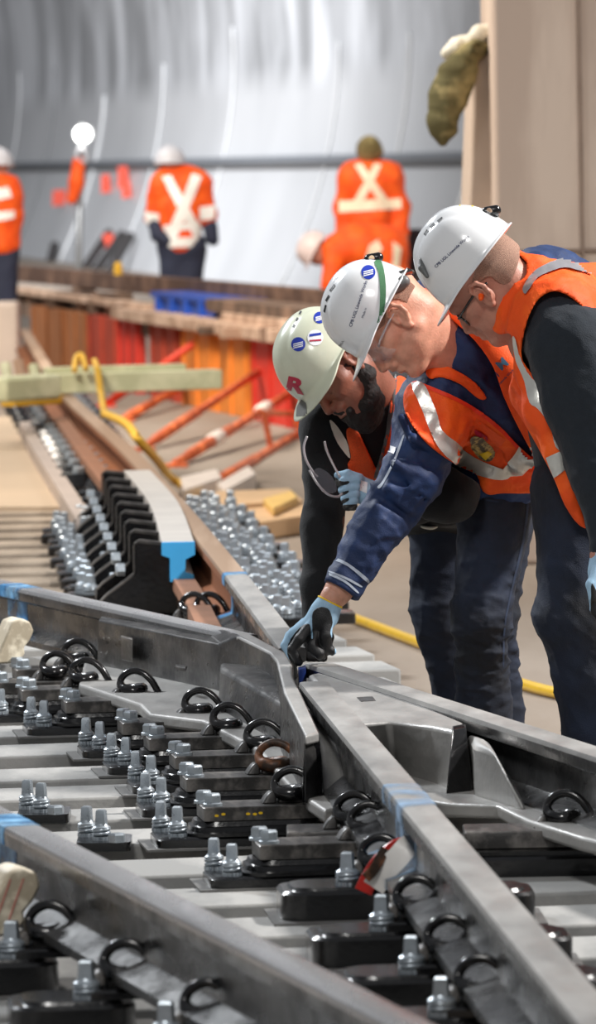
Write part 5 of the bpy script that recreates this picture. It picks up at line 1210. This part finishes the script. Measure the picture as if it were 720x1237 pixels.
setin(mk('webbing_strap', *tube(catmull([Pd(90, 448, A.y-.1), Pd(92, 432, A.y), Pd(99, 430, A.y), Pd(104, 446, A.y-.1)], 4), .016, 8), yw, smooth=True), r)
o = mk('yellow_rope', *tube(catmull([Pz(x, y, z) for x, y, z in ((126, 500, .5), (152, 512, .5), (168, 532, .45), (190, 556, .3), (205, 575, .1), (228, 592, .03), (250, 600, .03), (258, 606, .03))], 6), .022, 8), yw, smooth='all'); tag(o, 'yellow strap trailing from the beam along the rusty rail to the floor', 'strap')
# raking struts
st = mat('orange_strut_paint', (212, 96, 48), .6, 0, .2, 8, rgb2=(226, 120, 66)); strd = mat('red_strut_paint', (214, 62, 32), .55, 0, .1, 8); wt = mat('white_sleeve', (236, 224, 214), .6)
def strut(x0, y0, x1, y1, m, lab, bands=(), frame_=False):
    A = Pz(x0, y0, .02); c = fpt(x1); d = c.y-.06; B = EYE+ray(x1, y1)*(d/ray(x1, y1).y)
    r = empty('raking_strut', A, 0, lab, 'strut', 'orange struts propping the formwork')
    setin(mk('strut_tube', *tube([A, B], .026, 10), m, smooth='all'), r); setin(mk('strut_sleeve', *tube([A.lerp(B, .1), A.lerp(B, .45)], .032, 10), m, smooth='all'), r)
    setin(mk('foot_plate', *box(A.x-.07, A.x+.07, A.y-.07, A.y+.07, 0, .02), m), r)
    for t in bands: setin(mk('white_band', *tube([A.lerp(B, t-.035), A.lerp(B, t+.035)], .042, 10), wt, smooth='all'), r)
    if frame_:
        q = A.lerp(B, .62); q2 = A.lerp(B, .95)
        setin(mk('handle_frame', *tube([q, q+Vector((-.04, 0, .22)), q2+Vector((-.03, 0, .12)), q2, q+Vector((.10, 0, -.16)), q], .018, 8), m, smooth=True), r)
strut(128, 488, 236, 414, strd, 'bright red raking strut just right of the yellow webbing')
strut(150, 506, 222, 466, st, 'short orange raking strut below the right half of the green beam')
strut(173, 541, 312, 449, st, 'orange raking strut crossing below the right end of the green beam')
strut(212, 560, 352, 474, st, 'orange raking strut with two white bands', (.32, .74))
strut(248, 590, 368, 520, st, 'orange raking strut carrying a bent tube frame', (), True)
strut(292, 632, 370, 586, strd, 'nearest orange raking strut, its foot beside the bolted plates')
whb = mat('white_board', (226, 214, 204), .6); tan = mat('tan_board', (212, 178, 138), .7, 0, .12, 3)
for pts_, lab, m in (([(218, 576), (262, 566), (268, 576), (222, 592)], 'white board lying on the floor left of the strut foot', whb), ([(262, 584), (300, 562), (309, 572), (272, 592)], 'white board lying on the floor across the strut foot', whb), ([(255, 594), (350, 590), (366, 604), (262, 610)], 'tan board lying on the floor below the white boards', tan), ([(276, 616), (366, 608), (372, 622), (300, 632)], 'tan board lying nearest the bolted plates', tan), ([(318, 602), (352, 592), (360, 600), (330, 614)], 'small yellowish board on the tan boards', mat('yellow_board', (228, 190, 110), .6))):
    zt = .09 if 'small' not in lab else .13; T = [Pz(x, y, zt) for x, y in pts_]; o = mk('board', *prism(T, [q-Vector((0, 0, .04 if 'small' in lab else .085)) for q in T]), m, bevel=.006); tag(o, lab, 'board')

# ================= far workers =================
def far_person(D, root_label, spec, feet, h=.012):
    J = JN(D); f0 = Pd(feet[0], feet[1], D); root = empty('person', (f0.x, f0.y, 0), 0, root_label, 'person')
    allp = [J(x, y, w) for L_ in spec['body'] for (x, y, w, r) in L_]
    bf = Field.around(allp, .30, h)
    for L_ in spec['body']: bf.chain([J(x, y, w) for x, y, w, r in L_], [r*.88 for *_, r in L_], .04)
    hx, hy, hw = spec['head']; bf.cap(J(hx, hy, hw), J(hx+spec.get('dx', 0), hy+4, hw), .088, .080, .02); bf.cap(J(hx, hy, hw), J(*spec['neck']), .055, .06, .03)
    bf.cap(J(hx-2, hy+5, hw+.085), J(hx-2, hy+8, hw+.085), .016, .018, .02)
    bf.mesh('body', skin3, root)
    for nm, chains_, m, e, cut in spec['cloth']:
        cf = Field.around(allp, .30, h*.85)
        for L_ in chains_: cf.chain([J(x, y, w) for x, y, w, r in L_], [r+e for *_, r in L_], .05)
        cf.folds(.012, 12, len(nm)+int(D)); 
        if cut: cut_by(cf, cut, D)
        c_ = cf.mesh(nm, m, root); spec.setdefault('done', {})[nm] = c_
    return root, J
torsoA = [[(206, 222, 0, .13), (222, 224, 0, .15), (218, 250, 0, .175), (218, 290, 0, .155)], [(204, 222, 0, .12), (236, 222, 0, .12)]]
armsA = [[(195, 226, 0, .095), (186, 262, .02, .075)], [(240, 226, 0, .095), (250, 262, .0, .075)]]
legsA = [[(209, 300, 0, .11), (211, 380, 0, .085), (210, 455, 0, .07)], [(229, 300, 0, .11), (229, 380, 0, .085), (230, 455, 0, .07)]]
fA = [[(186, 262, .02, .055), (192, 284, -.05, .05), (203, 290, -.1, .045)], [(250, 262, 0, .055), (257, 290, -.02, .045)]]
trous = mat('navy_work_trousers', (40, 46, 66), .8, 0, .15, 6)
sA = {'body': torsoA+armsA+legsA+fA, 'head': (206, 197, 0), 'neck': (214, 215, 0), 'cloth': [('work_jacket', torsoA+armsA, orange, .01, None), ('trousers', legsA+[[(210, 296, 0, .12), (228, 296, 0, .12)]], trous, .012, None), ('sleeve', fA[:1], trous, .012, None), ('sleeve', fA[1:], trous, .012, None)]}
def boots_far(J, root, pts_):
    for x, y, w in pts_:
        a = np.array(J(x, y, w)); a[2] = .07; b = Field.around([a-.25, a+.25], .02, .015); b.cap(a, a+np.array((0, .16, -.01)), .065, .055, .03); b.halfspace((0, 0, .008), (0, 0, -1)); b.mesh('boot', dkplastic, root)
root, J = far_person(49, 'worker seen from behind, white X on orange jacket and navy trousers, left of the middle', sA, (220, 460)); boots_far(J, root, [(210, 455, 0), (230, 455, 0)])
bA = bvh_of(sA['done']['work_jacket'])
white_r = mat('bright_reflective_tape', (255, 252, 246), .5, 0, .03)
def stripes(b_, root, D_, lst, m=white_r):
    for P_ in lst: decal('reflective_tape', P_, b_, m, root, .01, 6, False)
stripes(bA, root, 49, [[(196, 214), (207, 212), (246, 284), (236, 292)], [(232, 210), (243, 214), (212, 292), (200, 288)], [(193, 288), (243, 286), (242, 298), (196, 299)], [(198, 272), (240, 268), (242, 276), (200, 280)], [(176, 256), (194, 258), (192, 272), (178, 270)], [(240, 250), (260, 248), (258, 264), (240, 266)]])
helmg = mat('light_grey_helmet', (206, 206, 212), .4)
HMa = frame(J(205, 200, 0), (.1, 0, 1), (0, 1, 0)); h_ = helmet(HMa, helmg, root, .14, .118, .135, .02, .03)
torsoB = [[(430, 216, 0, .14), (464, 216, 0, .14)], [(447, 222, 0, .17), (447, 262, 0, .165), (448, 290, .0, .15)]]
armsB = [[(426, 216, 0, .10), (416, 250, .02, .08), (418, 292, -.02, .065)], [(468, 216, 0, .10), (482, 250, .0, .08), (484, 280, -.02, .065)]]
legsB = [[(436, 298, 0, .12), (436, 385, 0, .09), (436, 460, 0, .075)], [(460, 298, 0, .12), (460, 385, 0, .09), (460, 460, 0, .075)]]
sB = {'body': torsoB+armsB+legsB+[[(484, 280, -.02, .05), (487, 292, -.03, .05)]], 'head': (446, 182, 0), 'neck': (447, 205, 0), 'cloth': [('work_jacket', torsoB+armsB, orange, .01, None), ('trousers', legsB+[[(438, 292, 0, .13), (458, 292, 0, .13)]], orange, .012, None)]}
root, J = far_person(48, 'worker standing with his back turned in all orange clothes and an olive hat', sB, (448, 465)); boots_far(J, root, [(436, 460, 0), (460, 460, 0)])
bB = bvh_of(sB['done']['work_jacket']); cream = mat('warm_reflective_tape', (250, 226, 196), .5)
stripes(bB, root, 48, [[(410, 243), (484, 240), (485, 252), (410, 257)], [(428, 200), (437, 198), (470, 244), (460, 247)], [(452, 198), (461, 200), (438, 246), (426, 246)]], cream)
olive = mat('olive_cloth', (120, 104, 62), .9, 0, .25, 10, .5, 60, rgb2=(140, 126, 84))
HMb = frame(J(446, 184, 0), (.1, 0, 1), (0, 1, 0)); cf = Field.around([J(425, 160, -.2), J(470, 200, .2)], .05, .01); Rb = np.array(HMb.to_3x3()); cf.ell(HMb @ Vector((0, 0, .02)), Rb, (.115, .1, .11), 0); cf.cap(HMb @ Vector((.02, -.06, .0)), HMb @ Vector((.10, 0, -.01)), .045, .03, .03); cf.mesh('hat', olive, root)
# bending worker in front of him
torC = [[(408, 304, -.25, .13), (432, 298, -.28, .17), (462, 302, -.25, .19)], [(462, 304, -.25, .18), (468, 330, -.25, .16)]]
armC = [[(404, 304, -.35, .085), (400, 340, -.4, .065), (394, 370, -.4, .05)], [(408, 304, -.15, .085), (408, 340, -.1, .065), (404, 372, -.1, .05)]]
legC = [[(464, 330, -.32, .12), (456, 390, -.32, .09), (462, 462, -.32, .07)], [(472, 330, -.12, .12), (466, 390, -.12, .09), (472, 462, -.12, .07)]]
sC = {'body': torC+armC+legC, 'head': (384, 304, -.25), 'neck': (400, 302, -.25), 'cloth': [('work_jacket', torC+armC, orange, .01, None), ('trousers', legC, orange, .014, None)]}
root, J = far_person(47.5, 'worker bending over to the left in orange clothes and a pale helmet', sC, (466, 466)); boots_far(J, root, [(462, 464, -.32), (472, 464, -.12)])
bC = bvh_of(sC['done']['work_jacket'], sC['done']['trousers']); stripes(bC, root, 47, [[(446, 296), (456, 290), (462, 300), (450, 318), (440, 330), (436, 326)], [(474, 292), (484, 300), (480, 330), (470, 330), (474, 312)]], cream)
HMc = frame(J(383, 303, -.25), (-.5, -.85, 0), (-.85, .5, 0)); helmet(HMc, mat('pinkish_helmet', (226, 206, 200), .4), root, .135, .112, .13, .02, .03)
o = mk('drum', *loft([ring(Pd(503, 330, 48.5).x, 48.5, z, r__, n=24) for z, r__ in ((0, .2), (.27, .2), (.28, .207), (.29, .2), (.55, .2), (.56, .207), (.57, .2), (.83, .2))]), mat('dark_drum_steel', (60, 58, 60), .5, .3), smooth=True); tag(o, 'dark steel drum carrying the canvas bag', 'drum')
o = mk('tool_bag', *loft([stad(Pd(503, 330, 48.5).x, 48.5, z, .11-d, .10, .04, 4) for z, d in ((.83, 0), (1.0, .0), (1.12, .03), (1.16, .06))]), mat('dark_canvas', (48, 46, 52), .8, 0, .3, 6), smooth=True); tag(o, 'dark canvas bag standing on a drum beside the workers in all orange', 'bag')
# worker cut by the left edge
torD = [[(-6, 232, 0, .15), (4, 232, 0, .14)], [(-1, 240, 0, .18), (0, 292, 0, .15)]]; armD = [[(8, 228, 0, .09), (13, 262, 0, .07), (10, 288, 0, .055)]]
legD = [[(-6, 300, 0, .11), (-6, 385, 0, .085), (-6, 455, 0, .07)], [(6, 300, 0, .11), (6, 385, 0, .085), (6, 455, 0, .07)]]
sD = {'body': torD+armD+legD, 'head': (-3, 200, 0), 'neck': (-2, 218, 0), 'cloth': [('work_jacket', torD+armD, orange, .01, None), ('trousers', legD, trous, .012, None)]}
root, J = far_person(49, 'worker in orange jacket cut off by the left edge', sD, (0, 460)); boots_far(J, root, [(-6, 455, 0), (6, 455, 0)])
bD = bvh_of(sD['done']['work_jacket']); stripes(bD, root, 49, [[(-20, 232), (10, 226), (14, 238), (-20, 246)], [(-20, 258), (17, 254), (16, 264), (-20, 270)]])
HMd = frame(J(-3, 202, 0), (.1, 0, 1), (0, 1, 0)); helmet(HMd, helmg, root, .14, .118, .135, .02, .03)
# floodlight mast by the wall
lampD = 62.; p = Pd(100, 162, lampD); r = empty('floodlight_mast', (p.x-.10, p.y, 0), 0, 'floodlight mast with a round glaring lamp and an orange cover, near the tunnel wall', 'floodlight')
gal = mat('galvanised_pole', (176, 180, 184), .4, .5)
setin(mk('mast_pole', *tube([(p.x-.10, p.y, 0), (p.x-.02, p.y, p.z-.1)], .035, 10), gal, smooth='all'), r)
lm_ = mat('lit_lamp_glass', (255, 253, 246), .5, emit=14)
sph = lambda c, r_, n=16: loft([[(c[0]+r_*math.sin(a)*math.cos(b), c[1]+r_*math.sin(a)*math.sin(b), c[2]+r_*math.cos(a)) for b in [2*math.pi*i/n for i in range(n)]] for a in [math.pi*(k+.02)/10.4 for k in range(1, 11)]])
setin(mk('lamp_glass', *sph(p, .08), lm_, smooth='all'), r); setin(mk('lamp_housing', *tube([p+Vector((0, .09, .0)), p+Vector((0, .2, 0))], .10, 14), gal, smooth=True), r)
f = Field.around([Pd(84, 182, lampD), Pd(104, 246, lampD)], .15, .012); f.chain([Pd(96, 196, lampD-.05), Pd(92, 220, lampD-.05), Pd(88, 240, lampD-.05)], [.07, .085, .06], .02); f.folds(.012, 18, 3); o = f.mesh('orange_cover', orange, r)
f = Field.around([Pd(84, 170, lampD), Pd(110, 200, lampD)], .12, .012); f.cap(Pd(98, 186, lampD-.06), Pd(100, 192, lampD-.06), .07, .065); f.mesh('pale_cap', helmg, r)
# orange markers and bars at the wall foot
def wall_hit(px_, py_):
    d = ray(px_, py_); t = 40.
    while t < 160:
        q = EYE+d*t; rel = q-WA; s_ = rel.dot(WD); 
        if rel.dot(WN) < wprof(q.z)+.12: return q
        t += .1
    return EYE+d*90
for i, (x, y, w_, h_, m, lab) in enumerate(((128, 222, 6, 12, 'v', 'red-orange marker tag on the wall just right of the mast'), (149, 214, 7, 14, 'v', 'faint red-orange marker tag beside the far worker, upper of two'), (153, 230, 6, 10, 'v', 'small red-orange tag below the faint one by the far worker'), (72, 239, 9, 10, 'v', 'pinkish orange marker tag on the wall left of the mast'), (131, 291, 7, 9, 'v', 'red-orange tag on the dark bars at the wall foot'))):
    q = wall_hit(x, y); s_ = q.y/F; a = w_*s_; b = h_*s_
    g = [[(q.x-a, q.y-.02*k, q.z-b), (q.x+a, q.y-.02*k, q.z-b*.8), (q.x+a*.8, q.y-.02*k, q.z+b), (q.x-a*.9, q.y-.02*k, q.z+b*.9)] for k in (0, 1)]
    o = mk('marker_tag', *loft(g), MATS.get('marker_red') or mat('marker_red', (240, 88, 64), .6)); tag(o, lab, 'tag')
dk = mat('dark_bar_steel', (66, 62, 62), .6)
for i, (x0, y0, x1, y1) in enumerate(((104, 322, 132, 281), (118, 324, 148, 283), (133, 326, 158, 285), (60, 318, 66, 296))):
    a = wall_hit(x1, y1); D_ = a.y-1.2; b_ = Pd(x0, y0, D_); a2 = a+Vector((0, -.05, 0)); b2 = a2+(b_-a2)*((a2.z-.0)/(a2.z-b_.z)) if b_.z < a2.z else b_
    o = mk('steel_bar', *tube([b2, a2], .075, 8), dk, smooth=True); tag(o, 'dark steel bar leaning against the foot of the tunnel wall', 'bar', 'dark bars leaning on the tunnel wall')
# cloths on the lower block by the column
D = 27.1; J = JN(D)
cl = Field.around([J(515, 35, -.25), J(600, 190, .3)], .04, .008)
cl.chain([J(583, 58, .0), J(566, 66, -.02), J(553, 92, -.03), J(540, 120, -.04), J(533, 150, -.04), J(534, 172, -.02)], [.045, .06, .088, .092, .068, .03], .03, flat=(cv(0, 0, 1), .7)); cl.cap(J(575, 58, -.08), J(588, 54, .25), .04, .035, .03); cl.chain([J(572, 50, .1), J(560, 62, .2), J(552, 90, .26)], [.04, .05, .04], .03)
cl.folds(.016, 14, 77); cl.cap(J(574, 58, -.16), J(580, 56, -.05), .020, .012, .01, op='sub')
olv = mat('olive_green_sacking', (104, 98, 62), .9, 0, .25, 8, .5, 60, rgb2=(138, 126, 86)); o = cl.mesh('hanging_cloth', olv); tag(o, 'olive cloth draped over the top corner of the pale block by the column', 'cloth')
wl = Field.around([J(530, 20, -.1), J(600, 80, .3)], .03, .008); wl.chain([J(541, 64, .05), J(552, 56, .05), J(566, 50, .05), J(578, 42, .08), J(590, 38, .1)], [.035, .045, .03, .045, .04], .02); wl.folds(.01, 20, 12); o = wl.mesh('white_cloth', white_t); tag(o, 'crumpled white cloth lying behind the olive cloth', 'cloth')
# ================= light =================
w = bpy.data.worlds.new('world'); bpy.context.scene.world = w; w.use_nodes = True
bg = w.node_tree.nodes['Background']; bg.inputs[0].default_value = (.90, .93, 1, 1); bg.inputs[1].default_value = .21
def area(name, loc, tgt, size, power, col=(1, 1, 1), sy=None):
    l = bpy.data.lights.new(name, 'AREA'); l.energy = power; l.color = col; l.size = size
    if sy: l.shape = 'RECTANGLE'; l.size_y = sy
    o = bpy.data.objects.new(name, l); C.objects.link(o); o.location = loc
    o.rotation_euler = (Vector(tgt)-Vector(loc)).to_track_quat('-Z', 'Y').to_euler(); return o
area('floodlight', (5.5, 15.5, 6.5), (0.3, 15.5, .8), .6, 950, (1, .97, .94))
area('floodlight', (-4.5, 21, 6.0), (0, 14.5, .3), 1.0, 640, (.92, .96, 1))
area('floodlight', (-1.5, 8, 7.0), (0.3, 15, .6), 1.5, 230, (1, .98, .95))
area('floodlight', (-14, 80, 12), (-3, 105, 3), 6, 7000, (.97, .98, 1))
area('floodlight', (-7, 50, 9), (1, 75, 1.5), 4, 1650, (1, .98, .95))
area('floodlight', (-4, 38, 8), (-.8, 45, .5), 2.5, 1500, (1, .91, .80))
area('floodlight', (-3.5, 27, 6), (-.4, 31, 0), 2, 650, (1, .91, .80))
sc = bpy.context.scene
sc.view_settings.view_transform = 'Standard'; sc.view_settings.look = 'None'; sc.view_settings.gamma = 1; sc.view_settings.use_curve_mapping = False
sc.view_settings.exposure = .12
